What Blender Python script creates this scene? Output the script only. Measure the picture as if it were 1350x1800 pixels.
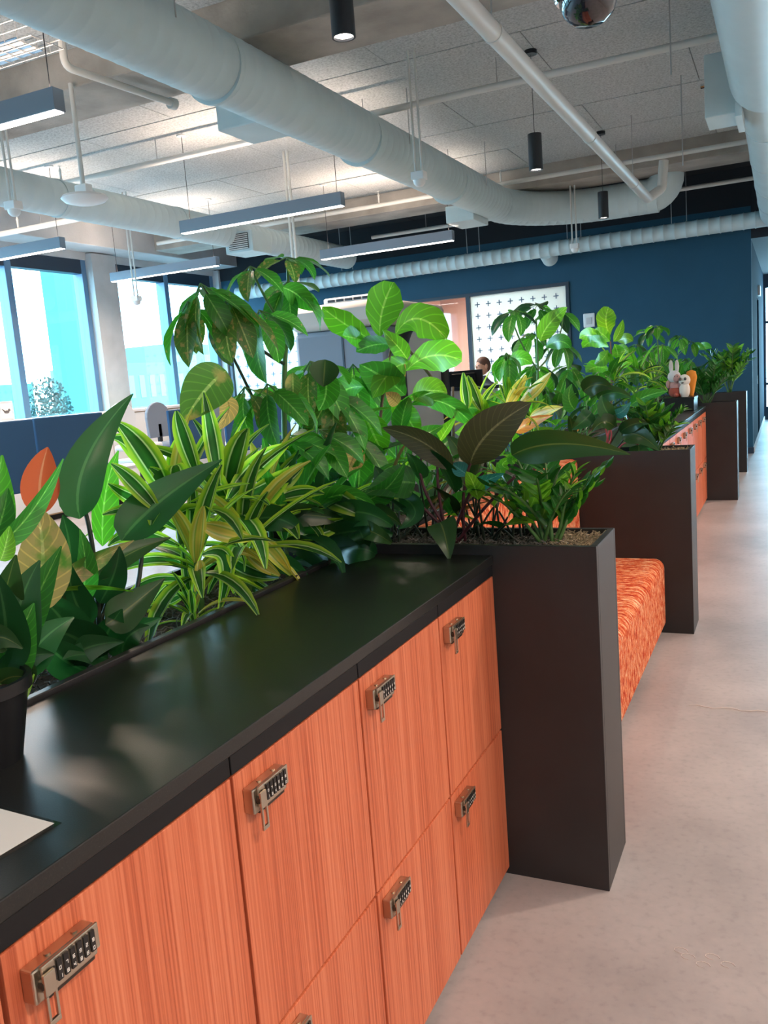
import bpy, bmesh, math, random
from mathutils import Vector, Matrix, noise
random.seed(7)
for o in list(bpy.data.objects): bpy.data.objects.remove(o, do_unlink=True)
SC = bpy.context.scene
COL = SC.collection
V = Vector
PI = math.pi

# ---------------------------------------------------------------- camera
RC = ((0.9046799614, 0.4192751765, -0.0759110910), (-0.0039755450, -0.1698430703, -0.9854631026), (-0.4260731890, 0.8918305096, -0.1519867750))
FPX = 1509.2234
CAM = V((0, 0, 1.6))
cam_data = bpy.data.cameras.new('camera'); cam = bpy.data.objects.new('camera', cam_data); COL.objects.link(cam)
cam_data.sensor_fit = 'VERTICAL'; cam_data.sensor_height = 36; cam_data.sensor_width = 27; cam_data.lens = FPX / 1800 * 36
cam_data.clip_start = 0.02; cam_data.clip_end = 400
xa, ya, za = V(RC[0]), -V(RC[1]), -V(RC[2])
cam.matrix_world = Matrix(((xa.x, ya.x, za.x, CAM.x), (xa.y, ya.y, za.y, CAM.y), (xa.z, ya.z, za.z, CAM.z), (0, 0, 0, 1)))
SC.camera = cam
def ray(x, y):
    a, b = (x - 675) / FPX, (y - 900) / FPX
    return V([RC[0][i] * a + RC[1][i] * b + RC[2][i] for i in range(3)])
def ax(x, y, X): d = ray(x, y); return CAM + d * (X / d.x)
def ay(x, y, Y): d = ray(x, y); return CAM + d * (Y / d.y)
def az(x, y, Z): d = ray(x, y); return CAM + d * ((Z - CAM.z) / d.z)

# ---------------------------------------------------------------- world, light, exposure
world = bpy.data.worlds.new('world'); SC.world = world; world.use_nodes = True
bg = world.node_tree.nodes['Background']
bg.inputs[0].default_value = (0.44, 0.77, 1.0, 1); bg.inputs[1].default_value = 14.0
SC.view_settings.view_transform = 'Standard'; SC.view_settings.look = 'None'
SC.view_settings.gamma = 1.0; SC.view_settings.use_curve_mapping = False
SC.view_settings.exposure = 0.46
WARM = (1.0, 0.75, 0.58)
LINE_W, UP_W, SPOT_W, HALL_W, HALL_SPOT_W = 50.0, 25.0, 55.0, 30.0, 185.0
def portal(name, loc, rot, sx, sy):
    l = bpy.data.lights.new(name, 'AREA'); l.shape = 'RECTANGLE'; l.size = sx; l.size_y = sy; l.cycles.is_portal = True
    o = bpy.data.objects.new(name, l); COL.objects.link(o); o.location = loc; o.rotation_euler = rot
BAYS = [(11.75, 14.7), (8.0, 11.2), (4.3, 7.45), (0.6, 3.75), (-2.9, 0.05)]
for y0, y1 in BAYS: portal('daylight_portal', (-10.3, (y0 + y1) / 2, 2.2), (0, -PI / 2, 0), 3.4, y1 - y0)

# ---------------------------------------------------------------- materials
MATS = {}
def newmat(name):
    m = bpy.data.materials.new(name); m.use_nodes = True; MATS[name] = m
    nt = m.node_tree; return m, nt, nt.nodes['Principled BSDF']
def nd(nt, t, **k):
    n = nt.nodes.new(t)
    for a, b in k.items():
        if a.startswith('i_'): n.inputs[int(a[2:])].default_value = b
        else: setattr(n, a, b)
    return n
def plain(name, col, rough=.5, metal=0, spec=.5, bump=0, bscale=60, var=0, vscale=3, coord='Object', stretch=(1, 1, 1)):
    m, nt, p = newmat(name)
    p.inputs['Base Color'].default_value = (*col, 1); p.inputs['Roughness'].default_value = rough
    p.inputs['Metallic'].default_value = metal; p.inputs['Specular IOR Level'].default_value = spec
    if bump or var:
        tc = nd(nt, 'ShaderNodeTexCoord'); mp = nd(nt, 'ShaderNodeMapping'); mp.inputs['Scale'].default_value = stretch
        nt.links.new(tc.outputs[coord], mp.inputs[0])
    if var:
        n = nd(nt, 'ShaderNodeTexNoise'); n.inputs['Scale'].default_value = vscale; n.inputs['Detail'].default_value = 6
        nt.links.new(mp.outputs[0], n.inputs['Vector'])
        r = nd(nt, 'ShaderNodeValToRGB')
        r.color_ramp.elements[0].position = .3; r.color_ramp.elements[1].position = .7
        r.color_ramp.elements[0].color = (*[c * (1 - var) for c in col], 1); r.color_ramp.elements[1].color = (*[min(1, c * (1 + var)) for c in col], 1)
        nt.links.new(n.outputs['Fac'], r.inputs[0]); nt.links.new(r.outputs[0], p.inputs['Base Color'])
    if bump:
        n2 = nd(nt, 'ShaderNodeTexNoise'); n2.inputs['Scale'].default_value = bscale; n2.inputs['Detail'].default_value = 4
        nt.links.new(mp.outputs[0], n2.inputs['Vector'])
        b = nd(nt, 'ShaderNodeBump'); b.inputs['Strength'].default_value = bump; b.inputs['Distance'].default_value = .01
        nt.links.new(n2.outputs['Fac'], b.inputs['Height']); nt.links.new(b.outputs[0], p.inputs['Normal'])
    return m
def emit(name, col, s):
    m, nt, p = newmat(name)
    p.inputs['Base Color'].default_value = (*col, 1); p.inputs['Emission Color'].default_value = (*col, 1); p.inputs['Emission Strength'].default_value = s
    return m
def ramp(nt, stops, interp='LINEAR'):
    r = nd(nt, 'ShaderNodeValToRGB'); r.color_ramp.interpolation = interp
    e = r.color_ramp.elements
    while len(e) < len(stops): e.new(.5)
    for i, (p, c) in enumerate(stops): e[i].position = p; e[i].color = (*c, 1)
    return r

# orange teak laminate with fine vertical streaks
m, nt, p = newmat('teak'); p.inputs['Roughness'].default_value = .42; p.inputs['Specular IOR Level'].default_value = .35
tc = nd(nt, 'ShaderNodeTexCoord'); oi = nd(nt, 'ShaderNodeObjectInfo')
ad = nd(nt, 'ShaderNodeVectorMath', operation='MULTIPLY_ADD'); nt.links.new(oi.outputs['Random'], ad.inputs[0]); ad.inputs[1].default_value = (7, 31, 5); nt.links.new(tc.outputs['Object'], ad.inputs[2])
mp = nd(nt, 'ShaderNodeMapping'); mp.inputs['Scale'].default_value = (1, 1, .007); nt.links.new(ad.outputs[0], mp.inputs[0])
n1 = nd(nt, 'ShaderNodeTexNoise'); n1.inputs['Scale'].default_value = 170; n1.inputs['Detail'].default_value = 5; n1.inputs['Roughness'].default_value = .58; nt.links.new(mp.outputs[0], n1.inputs['Vector'])
n2 = nd(nt, 'ShaderNodeTexNoise'); n2.inputs['Scale'].default_value = 14; n2.inputs['Detail'].default_value = 3; nt.links.new(mp.outputs[0], n2.inputs['Vector'])
mx = nd(nt, 'ShaderNodeMath', operation='MULTIPLY_ADD'); nt.links.new(n2.outputs['Fac'], mx.inputs[0]); mx.inputs[1].default_value = .36
sc_ = nd(nt, 'ShaderNodeMath', operation='MULTIPLY'); nt.links.new(n1.outputs['Fac'], sc_.inputs[0]); sc_.inputs[1].default_value = .86
nt.links.new(sc_.outputs[0], mx.inputs[2])
r = ramp(nt, [(.38, (.33, .058, .024)), (.50, (.52, .120, .053)), (.60, (.64, .170, .080)), (.75, (.74, .240, .125))]); nt.links.new(mx.outputs[0], r.inputs[0]); nt.links.new(r.outputs[0], p.inputs['Base Color'])

plain('black_powder', (.011, .011, .013), .55, spec=.25, bump=.08, bscale=900)
plain('black_planter', (.021, .0205, .022), .42, spec=.5, bump=.05, bscale=700, var=.2, vscale=4)
plain('black_gap', (.004, .004, .004), .8)
# dark stone counter, semi gloss with speckle
m, nt, p = newmat('counter_black'); p.inputs['Specular IOR Level'].default_value = .5
tc = nd(nt, 'ShaderNodeTexCoord'); n = nd(nt, 'ShaderNodeTexNoise'); n.inputs['Scale'].default_value = 420; n.inputs['Detail'].default_value = 2; nt.links.new(tc.outputs['Object'], n.inputs['Vector'])
r = ramp(nt, [(.45, (.010, .011, .011)), (.68, (.018, .018, .017)), (.78, (.05, .045, .04))]); nt.links.new(n.outputs['Fac'], r.inputs[0]); nt.links.new(r.outputs[0], p.inputs['Base Color'])
p.inputs['Roughness'].default_value = .33
b = nd(nt, 'ShaderNodeBump'); b.inputs['Strength'].default_value = .06; b.inputs['Distance'].default_value = .002; nt.links.new(n.outputs['Fac'], b.inputs['Height']); nt.links.new(b.outputs[0], p.inputs['Normal'])
# concrete floor, pinkish grey, polished
m, nt, p = newmat('concrete_floor')
tc = nd(nt, 'ShaderNodeTexCoord'); n = nd(nt, 'ShaderNodeTexNoise'); n.inputs['Scale'].default_value = 1.1; n.inputs['Detail'].default_value = 9; n.inputs['Roughness'].default_value = .6; nt.links.new(tc.outputs['Object'], n.inputs['Vector'])
n2 = nd(nt, 'ShaderNodeTexNoise'); n2.inputs['Scale'].default_value = 38; n2.inputs['Detail'].default_value = 6; nt.links.new(tc.outputs['Object'], n2.inputs['Vector'])
r = ramp(nt, [(.3, (.285, .270, .278)), (.5, (.385, .365, .375)), (.72, (.48, .455, .465))]); nt.links.new(n.outputs['Fac'], r.inputs[0])
r2 = ramp(nt, [(.25, (.86, .86, .86)), (.45, (1, 1, 1)), (.8, (1.08, 1.06, 1.05))]); nt.links.new(n2.outputs['Fac'], r2.inputs[0])
mm = nd(nt, 'ShaderNodeMix', data_type='RGBA', blend_type='MULTIPLY'); mm.inputs[0].default_value = 1; nt.links.new(r.outputs[0], mm.inputs[6]); nt.links.new(r2.outputs[0], mm.inputs[7]); nt.links.new(mm.outputs[2], p.inputs['Base Color'])
p.inputs['Roughness'].default_value = .38; p.inputs['Specular IOR Level'].default_value = .4
b = nd(nt, 'ShaderNodeBump'); b.inputs['Strength'].default_value = .05; b.inputs['Distance'].default_value = .004; nt.links.new(n2.outputs['Fac'], b.inputs['Height']); nt.links.new(b.outputs[0], p.inputs['Normal'])
# rough concrete for beams
plain('concrete_beam', (.36, .335, .30), .85, bump=.5, bscale=30, var=.28, vscale=2.2)
plain('concrete_column', (.46, .47, .48), .85, bump=.2, bscale=40, var=.12, vscale=2)
# wood wool acoustic ceiling board
m, nt, p = newmat('wood_wool'); p.inputs['Roughness'].default_value = .95; p.inputs['Specular IOR Level'].default_value = .1
tc = nd(nt, 'ShaderNodeTexCoord'); n = nd(nt, 'ShaderNodeTexNoise'); n.inputs['Scale'].default_value = 45; n.inputs['Detail'].default_value = 5; n.inputs['Roughness'].default_value = .8; nt.links.new(tc.outputs['Object'], n.inputs['Vector'])
r = ramp(nt, [(.32, (.27, .29, .295)), (.5, (.50, .525, .53)), (.68, (.66, .68, .68))]); nt.links.new(n.outputs['Fac'], r.inputs[0]); nt.links.new(r.outputs[0], p.inputs['Base Color'])
b = nd(nt, 'ShaderNodeBump'); b.inputs['Strength'].default_value = .7; b.inputs['Distance'].default_value = .012; nt.links.new(n.outputs['Fac'], b.inputs['Height']); nt.links.new(b.outputs[0], p.inputs['Normal'])
plain('slab', (.12, .12, .12), .9)
plain('black_ceiling', (.012, .014, .018), .9)
plain('white_wall', (.72, .70, .67), .8, bump=.03, bscale=200)
plain('corridor_blue', (.012, .035, .06), .92, spec=.1)
plain('blue_wall', (.011, .072, .128), .62, spec=.35, bump=.12, bscale=160, var=.06, vscale=2)
plain('navy_dark', (.008, .014, .022), .8)
plain('duct_paint', (.53, .645, .67), .5, spec=.4, bump=.05, bscale=25, var=.05, vscale=3)
plain('pipe_paint', (.62, .63, .61), .45)
plain('white_plastic', (.78, .79, .79), .4)
plain('rod_steel', (.45, .46, .47), .4, metal=.6)
plain('dark_metal', (.022, .022, .026), .4, metal=.2)
plain('fixture_grey', (.20, .225, .27), .38, metal=.3)
plain('light_grey', (.55, .56, .57), .5)
plain('frame_blue', (.10, .20, .33), .4)
plain('frame_dark', (.02, .035, .06), .4)
plain('chrome', (.75, .78, .8), .08, metal=1)
plain('smoke_glass', (.02, .022, .03), .05, spec=.9)
plain('lock_metal', (.56, .48, .38), .30, metal=1)
plain('lock_dark', (.06, .045, .035), .35, metal=.6)
plain('dial_black', (.015, .012, .012), .4)
plain('digit_white', (.85, .82, .78), .5)
plain('paper', (.86, .80, .74), .7)
plain('ink', (.12, .10, .09), .7)
plain('moss', (.38, .30, .20), .9, var=.3, vscale=40)
plain('floor_mark', (.58, .53, .51), .6)
plain('moss_grey', (.16, .15, .135), .9, var=.3, vscale=40)
plain('soil', (.03, .022, .016), .95, bump=1, bscale=90, var=.6, vscale=60)
plain('pot_black', (.010, .011, .013), .35)
plain('screen_blue', (.016, .08, .19), .8, bump=.3, bscale=500)
plain('desk_white', (.74, .75, .76), .45)
plain('oak', (.50, .33, .19), .5, var=.12, vscale=8, stretch=(1, .1, 1))
plain('pod_grey', (.20, .235, .29), .7)
plain('pod_beige', (.55, .48, .43), .6)
plain('pink_wall', (.72, .50, .42), .8)
plain('skin', (.60, .33, .23), .5)
plain('hair', (.10, .045, .03), .6)
plain('shirt', (.10, .11, .13), .8)
plain('plush_white', (.80, .78, .80), .95, bump=.6, bscale=300)
plain('plush_pink', (.60, .34, .33), .95, bump=.5, bscale=300)
plain('plush_red', (.45, .10, .07), .95, bump=.5, bscale=300)
plain('plush_orange', (.80, .30, .04), .9)
plain('building_pale', (.045, .125, .13), .8, spec=.2)
plain('building_white', (.10, .14, .14), .8, spec=.2)
plain('tree_leaf', (.02, .06, .05), .8, var=.4, vscale=3)
plain('bark', (.12, .085, .06), .8, bump=.4, bscale=60)
plain('stem_green', (.085, .20, .05), .5)
plain('stem_dark', (.022, .035, .020), .45)
plain('stem_purple', (.10, .025, .035), .4)
plain('stem_pink', (.55, .10, .11), .5)
emit('lamp_diffuser', (1.0, .93, .88), 9.0)
emit('lamp_spot', (1.0, .92, .82), 14.0)
# clear pane / frosted pane / acrylic
def pane(name, col, tr, rough=0.02):
    m = bpy.data.materials.new(name); m.use_nodes = True; MATS[name] = m; nt = m.node_tree
    nt.nodes.remove(nt.nodes['Principled BSDF']); out = nt.nodes['Material Output']
    t = nd(nt, 'ShaderNodeBsdfTransparent'); t.inputs[0].default_value = (*col, 1)
    g = nd(nt, 'ShaderNodeBsdfGlossy'); g.inputs['Roughness'].default_value = rough
    mix = nd(nt, 'ShaderNodeMixShader'); mix.inputs[0].default_value = 1 - tr
    nt.links.new(t.outputs[0], mix.inputs[1]); nt.links.new(g.outputs[0], mix.inputs[2]); nt.links.new(mix.outputs[0], out.inputs[0])
pane('glass_pane', (.93, .985, .99), .94)
pane('acrylic', (.9, .9, .88), .85)
m, nt, p = newmat('frosted_film'); p.inputs['Base Color'].default_value = (.62, .84, .87, 1); p.inputs['Roughness'].default_value = .6
tl = nd(nt, 'ShaderNodeBsdfTranslucent'); tl.inputs[0].default_value = (.75, .92, .95, 1); mix = nd(nt, 'ShaderNodeMixShader'); mix.inputs[0].default_value = .7
nt.links.new(p.outputs[0], mix.inputs[1]); nt.links.new(tl.outputs[0], mix.inputs[2]); nt.links.new(mix.outputs[0], nt.nodes['Material Output'].inputs[0])
# orange distressed woven fabric
def fabric(name, stops, stretch):
    m, nt, p = newmat(name); p.inputs['Roughness'].default_value = .95; p.inputs['Specular IOR Level'].default_value = .15
    tc = nd(nt, 'ShaderNodeTexCoord'); mp = nd(nt, 'ShaderNodeMapping'); mp.inputs['Scale'].default_value = stretch; nt.links.new(tc.outputs['Object'], mp.inputs[0])
    n = nd(nt, 'ShaderNodeTexNoise'); n.inputs['Scale'].default_value = 13; n.inputs['Detail'].default_value = 9; n.inputs['Roughness'].default_value = .82; nt.links.new(mp.outputs[0], n.inputs['Vector'])
    r = ramp(nt, stops); nt.links.new(n.outputs['Fac'], r.inputs[0]); nt.links.new(r.outputs[0], p.inputs['Base Color'])
    w = nd(nt, 'ShaderNodeTexNoise'); w.inputs['Scale'].default_value = 260; nt.links.new(tc.outputs['Object'], w.inputs['Vector'])
    b = nd(nt, 'ShaderNodeBump'); b.inputs['Strength'].default_value = .35; b.inputs['Distance'].default_value = .004; nt.links.new(w.outputs['Fac'], b.inputs['Height']); nt.links.new(b.outputs[0], p.inputs['Normal'])
fabric('orange_fabric', [(.40, (.22, .008, .005)), (.455, (.48, .024, .010)), (.485, (.64, .08, .022)), (.515, (.72, .20, .065)), (.55, (.82, .42, .22)), (.61, (.90, .68, .50))], (1.3, 6.5, 1.3))

# ---- leaves: UV u across (0..1), v along (0..1)
def leafmat(name, base, rib=None, rib_w=.05, veins=0, dark=.6, trans=.3, edge=None, rough=.35, back=None, patch=None, patch_amt=.62):
    m, nt, p = newmat(name); L = nt.links.new
    uv = nd(nt, 'ShaderNodeUVMap'); sp = nd(nt, 'ShaderNodeSeparateXYZ'); L(uv.outputs[0], sp.inputs[0])
    s = nd(nt, 'ShaderNodeMath', operation='SUBTRACT'); L(sp.outputs[0], s.inputs[0]); s.inputs[1].default_value = .5
    a = nd(nt, 'ShaderNodeMath', operation='ABSOLUTE'); L(s.outputs[0], a.inputs[0])
    d = nd(nt, 'ShaderNodeMath', operation='MULTIPLY'); L(a.outputs[0], d.inputs[0]); d.inputs[1].default_value = 2.0
    stops = edge or ([(0, rib or base), (rib_w, rib or base), (rib_w + .03, base), (1, base)])
    r = ramp(nt, stops); L(d.outputs[0], r.inputs[0]); col = r.outputs[0]
    if veins:
        k = nd(nt, 'ShaderNodeMath', operation='MULTIPLY_ADD'); L(d.outputs[0], k.inputs[0]); k.inputs[1].default_value = -.22; L(sp.outputs[1], k.inputs[2])
        f = nd(nt, 'ShaderNodeMath', operation='MULTIPLY'); L(k.outputs[0], f.inputs[0]); f.inputs[1].default_value = veins * 2 * PI
        sn = nd(nt, 'ShaderNodeMath', operation='SINE'); L(f.outputs[0], sn.inputs[0])
        vr = ramp(nt, [(0, (1, 1, 1)), (.80, (1, 1, 1)), (.97, (1.5, 1.45, 1.3))]); L(sn.outputs[0], vr.inputs[0])
        mu = nd(nt, 'ShaderNodeMix', data_type='RGBA', blend_type='MULTIPLY'); mu.inputs[0].default_value = 1; L(col, mu.inputs[6]); L(vr.outputs[0], mu.inputs[7]); col = mu.outputs[2]
    if patch:
        tc = nd(nt, 'ShaderNodeTexCoord'); n = nd(nt, 'ShaderNodeTexNoise'); n.inputs['Scale'].default_value = 9; n.inputs['Detail'].default_value = 5; L(tc.outputs['Object'], n.inputs['Vector'])
        pr = ramp(nt, [(patch_amt - .04, (0, 0, 0)), (patch_amt + .03, (1, 1, 1))]); L(n.outputs['Fac'], pr.inputs[0])
        pm = nd(nt, 'ShaderNodeMix', data_type='RGBA'); L(pr.outputs[0], pm.inputs[0]); L(col, pm.inputs[6]); pm.inputs[7].default_value = (*patch, 1); col = pm.outputs[2]
    oi = nd(nt, 'ShaderNodeObjectInfo'); mr = nd(nt, 'ShaderNodeMapRange'); L(oi.outputs['Random'], mr.inputs[0]); mr.inputs[3].default_value = dark; mr.inputs[4].default_value = 1.25
    hs = nd(nt, 'ShaderNodeHueSaturation'); L(col, hs.inputs['Color']); L(mr.outputs[0], hs.inputs['Value'])
    L(hs.outputs[0], p.inputs['Base Color']); p.inputs['Roughness'].default_value = rough; p.inputs['Specular IOR Level'].default_value = .45
    tl = nd(nt, 'ShaderNodeBsdfTranslucent'); g = nd(nt, 'ShaderNodeMix', data_type='RGBA', blend_type='MULTIPLY'); g.inputs[0].default_value = 1
    L(hs.outputs[0], g.inputs[6]); g.inputs[7].default_value = (2.2, 2.4, 1.2, 1); L(g.outputs[2], tl.inputs[0])
    mix = nd(nt, 'ShaderNodeMixShader'); mix.inputs[0].default_value = trans
    L(p.outputs[0], mix.inputs[1]); L(tl.outputs[0], mix.inputs[2]); L(mix.outputs[0], nt.nodes['Material Output'].inputs[0])
DK, WH, LI = (.018, .105, .020), (.62, .74, .46), (.40, .60, .045)
leafmat('leaf_dracaena', DK, edge=[(0, (.035, .17, .03)), (.38, DK), (.44, WH), (.50, WH), (.55, (.14, .36, .04)), (.66, (.22, .46, .04)), (.74, LI), (1, (.52, .68, .08))], trans=.32, dark=.55)
leafmat('leaf_dracaena_yellow', DK, edge=[(0, (.50, .40, .07)), (.25, (.62, .45, .10)), (.42, (.30, .38, .06)), (.52, (.72, .62, .30)), (.75, (.62, .50, .06)), (1, (.66, .62, .10))], trans=.2, dark=.7)
leafmat('leaf_dark', (.018, .10, .028), rib=(.06, .19, .06), veins=0, trans=.12, dark=.6, rough=.3)
leafmat('leaf_mid', (.040, .215, .032), rib=(.16, .42, .10), veins=9, trans=.28)
leafmat('leaf_light', (.095, .36, .028), rib=(.26, .54, .12), veins=8, trans=.38)
leafmat('leaf_lime', (.15, .36, .028), rib=(.35, .55, .12), veins=8, trans=.42)
leafmat('leaf_fig', (.10, .31, .024), rib=(.26, .46, .10), rib_w=.04, veins=6, trans=.36, rough=.38)
leafmat('leaf_umbrella', (.058, .255, .032), rib=(.25, .50, .14), rib_w=.05, veins=8, trans=.34, patch=(.42, .28, .12), patch_amt=.70)
leafmat('leaf_umbrella_brown', (.09, .18, .035), rib=(.36, .40, .14), veins=8, trans=.3, patch=(.40, .27, .10), patch_amt=.60)
leafmat('leaf_bronze', (.085, .080, .042), rib=(.26, .22, .13), rib_w=.035, veins=13, trans=.10, dark=.85, rough=.3)
leafmat('leaf_bicolor', (.030, .085, .022), rib=(.14, .18, .05), rib_w=.03, veins=0, trans=.15, rough=.3)
leafmat('leaf_red', (.62, .085, .035), rib=(.70, .20, .12), trans=.3, dark=.9)
leafmat('leaf_tan', (.34, .24, .10), rib=(.50, .40, .2), veins=9, trans=.15, patch=(.08, .20, .03), patch_amt=.55)
leafmat('leaf_dry', (.50, .30, .13), rib=(.32, .17, .07), veins=7, trans=.2, dark=.9, rough=.7)
leafmat('leaf_zz', (.026, .15, .026), rib=(.08, .26, .06), trans=.16, rough=.22)
leafmat('leaf_zz_light', (.12, .34, .03), rib=(.25, .50, .10), trans=.3, rough=.25)
leafmat('leaf_teal', (.03, .20, .20), rib=(.10, .35, .33), veins=7, trans=.1, rough=.18)
leafmat('leaf_orange', (.62, .20, .03), rib=(.70, .42, .06), veins=8, trans=.3, dark=.9)

# ---------------------------------------------------------------- mesh helpers
class MB:
    def __init__(s): s.v = []; s.f = []; s.uv = None
    def box(s, x0, x1, y0, y1, z0, z1):
        n = len(s.v); s.v += [(x, y, z) for z in (z0, z1) for y in (y0, y1) for x in (x0, x1)]
        s.f += [tuple(n + i for i in q) for q in ((0, 2, 3, 1), (4, 5, 7, 6), (0, 1, 5, 4), (2, 6, 7, 3), (0, 4, 6, 2), (1, 3, 7, 5))]; return s
    def tube(s, path, rad, seg=8, cap=True):
        path = [V(p) for p in path]; k = len(path)
        rad = rad if hasattr(rad, '__len__') else [rad] * k
        n = len(s.v); prev = None
        for i, p in enumerate(path):
            t = (path[min(i + 1, k - 1)] - path[max(i - 1, 0)]).normalized()
            if prev is None:
                u = t.orthogonal().normalized()
            else:
                u = prev - t * prev.dot(t); u = u.normalized() if u.length > 1e-6 else t.orthogonal().normalized()
            prev = u; w = t.cross(u)
            for j in range(seg):
                a = 2 * PI * j / seg; s.v.append(tuple(p + (u * math.cos(a) + w * math.sin(a)) * rad[i]))
        for i in range(k - 1):
            for j in range(seg):
                a = n + i * seg + j; b = n + i * seg + (j + 1) % seg; s.f.append((a, b, b + seg, a + seg))
        if cap:
            s.f.append(tuple(n + j for j in reversed(range(seg)))); s.f.append(tuple(n + (k - 1) * seg + j for j in range(seg)))
        return s
    def lathe(s, prof, c=(0, 0, 0), seg=20):
        # prof: (r, z) from bottom to top about the Z axis
        n = len(s.v); k = len(prof)
        for r, z in prof:
            for j in range(seg):
                a = 2 * PI * j / seg; s.v.append((c[0] + r * math.cos(a), c[1] + r * math.sin(a), c[2] + z))
        for i in range(k - 1):
            for j in range(seg):
                a = n + i * seg + j; b = n + i * seg + (j + 1) % seg; s.f.append((a, b, b + seg, a + seg))
        if prof[0][0] > 1e-5: s.f.append(tuple(n + j for j in reversed(range(seg))))
        if prof[-1][0] > 1e-5: s.f.append(tuple(n + (k - 1) * seg + j for j in range(seg)))
        return s
    def ell(s, c, r, seg=14, rings=9):
        prof = [(math.sin(PI * i / rings), -math.cos(PI * i / rings)) for i in range(rings + 1)]
        n = len(s.v); s.lathe([(max(a, 1e-6), b) for a, b in prof], (0, 0, 0), seg)
        for i in range(n, len(s.v)):
            v = s.v[i]; s.v[i] = (c[0] + v[0] * r[0], c[1] + v[1] * r[1], c[2] + v[2] * r[2])
        return s
    def mesh(s, name, mat, smooth=False):
        me = bpy.data.meshes.new(name); me.from_pydata(s.v, [], s.f)
        if mat: me.materials.append(MATS[mat])
        if smooth: me.polygons.foreach_set('use_smooth', [True] * len(me.polygons))
        me.update(); return me
    def build(s, name, mat, parent=None, smooth=False, bevel=0, local=True):
        return link(name, s.mesh(name, mat, smooth), parent, bevel, local)
def link(name, me, parent=None, bevel=0, world_coords=True):
    o = bpy.data.objects.new(name, me); COL.objects.link(o)
    if parent is not None:
        o.parent = parent
        if world_coords: o.location = -wloc(parent)
    if bevel:
        b = o.modifiers.new('bevel', 'BEVEL'); b.width = bevel; b.segments = 2; b.limit_method = 'ANGLE'
    return o
def wloc(o):
    l = V(o.location)
    while o.parent is not None: o = o.parent; l += V(o.location)
    return l
def tag(o, label=None, cat=None, group=None, kind=None):
    if label: o['label'] = label
    if cat: o['category'] = cat
    if group: o['group'] = group
    if kind: o['kind'] = kind
    return o
def thing(name, label, cat, loc=(0, 0, 0), group=None):
    o = bpy.data.objects.new(name, None); COL.objects.link(o); o.location = loc; o.empty_display_size = .1
    return tag(o, label, cat, group)
def struct(name, mb, mat, bevel=0, label=None):
    o = mb.build(name, mat, None, bevel=bevel); o['kind'] = 'structure'
    if label: o['label'] = label
    return o
def copy_tree(o, parent=None):
    c = o.copy(); COL.objects.link(c); c.parent = parent
    for ch in list(o.children): copy_tree(ch, c)
    return c
def autosmooth(o, ang=40):
    me = o.data; me.polygons.foreach_set('use_smooth', [True] * len(me.polygons))
    try: me.set_sharp_from_angle(angle=math.radians(ang))
    except Exception: pass
    return o
# ---------------------------------------------------------------- the setting
XW, YB, CZ = -10.4, 14.77, 4.4
XR, YR = 2.7, -3.0
fl = struct('floor', MB().box(XW - .3, XR + .2, YR - .2, 22.2, -.2, 0), 'concrete_floor', label='pinkish grey polished concrete floor')
# fine crack and a scuff in the floor
mb = MB(); pts = [V((-.424 + .335 * i / 9, 4.0 + .012 * math.sin(i * 1.7), .0006)) for i in range(10)]
mb.tube(pts, [.002 + .0015 * math.sin(i * 2.1) ** 2 for i in range(10)], 4); mb.build('floor_crack', 'floor_mark', fl)
mb = MB()
for k in range(5):
    c = V((-.27 + .03 * k - .01 * (k % 2), 2.23 - .02 * (k % 3), .0005))
    mb.tube([c + V((.018 * math.cos(a), .012 * math.sin(a), 0)) for a in [2 * PI * i / 9 for i in range(8)]], .0012, 4)
mb.build('floor_scuff', 'floor_mark', fl)

ce = struct('ceiling', MB().box(XW - .3, XR + .2, YR - .2, 22.2, CZ + .04, CZ + .3), 'slab', label='concrete slab lined with grey wood wool boards')
BEAMS = [(5.64, 6.3), (12.3, 12.95), (-1.0, -.35)]
pm = {}
def panel(x0, x1, y0, y1, mat):
    key = (round(x1 - x0, 3), round(y1 - y0, 3), mat)
    if key not in pm:
        pm[key] = MB().box(-(x1 - x0) / 2, (x1 - x0) / 2, -(y1 - y0) / 2, (y1 - y0) / 2, -.04, .039).mesh('ceiling_panel', mat)
    o = link('ceiling_panel', pm[key], ce, 0, False); o.location = ((x0 + x1) / 2, (y0 + y1) / 2, CZ + random.uniform(-.002, .002))
g = .007
for (ya0, yb0) in ((-.35, 5.64), (6.3, 12.3)):
    y = ya0; row = 0
    while y < yb0 - .05:
        y1 = min(y + 1.2, yb0); x = XW - (1.2 if row % 2 else 0)
        while x < XR - .01:
            x0c, x1c = max(x, XW), min(x + 2.4, XR)
            if x1c - x0c > .1: panel(x0c + .004, x1c - .004, y + .012, y1 - .012, 'wood_wool')
            x += 2.4
        y = y1; row += 1
for i in range(3): panel(XW + i * 4.4, XW + (i + 1) * 4.4 - .02 if i < 2 else XR, 12.97, YB, 'black_ceiling')
for i, (b0, b1) in enumerate(BEAMS):
    o = MB().box(XW, XR, b0, b1, 4.08, CZ + .04).build('beam', 'concrete_beam', ce, bevel=.012)
# long downstand along the facade
MB().box(XW, XW + .55, YR, YB, 4.02, CZ + .04).build('beam', 'concrete_column', ce, bevel=.012)

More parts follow.
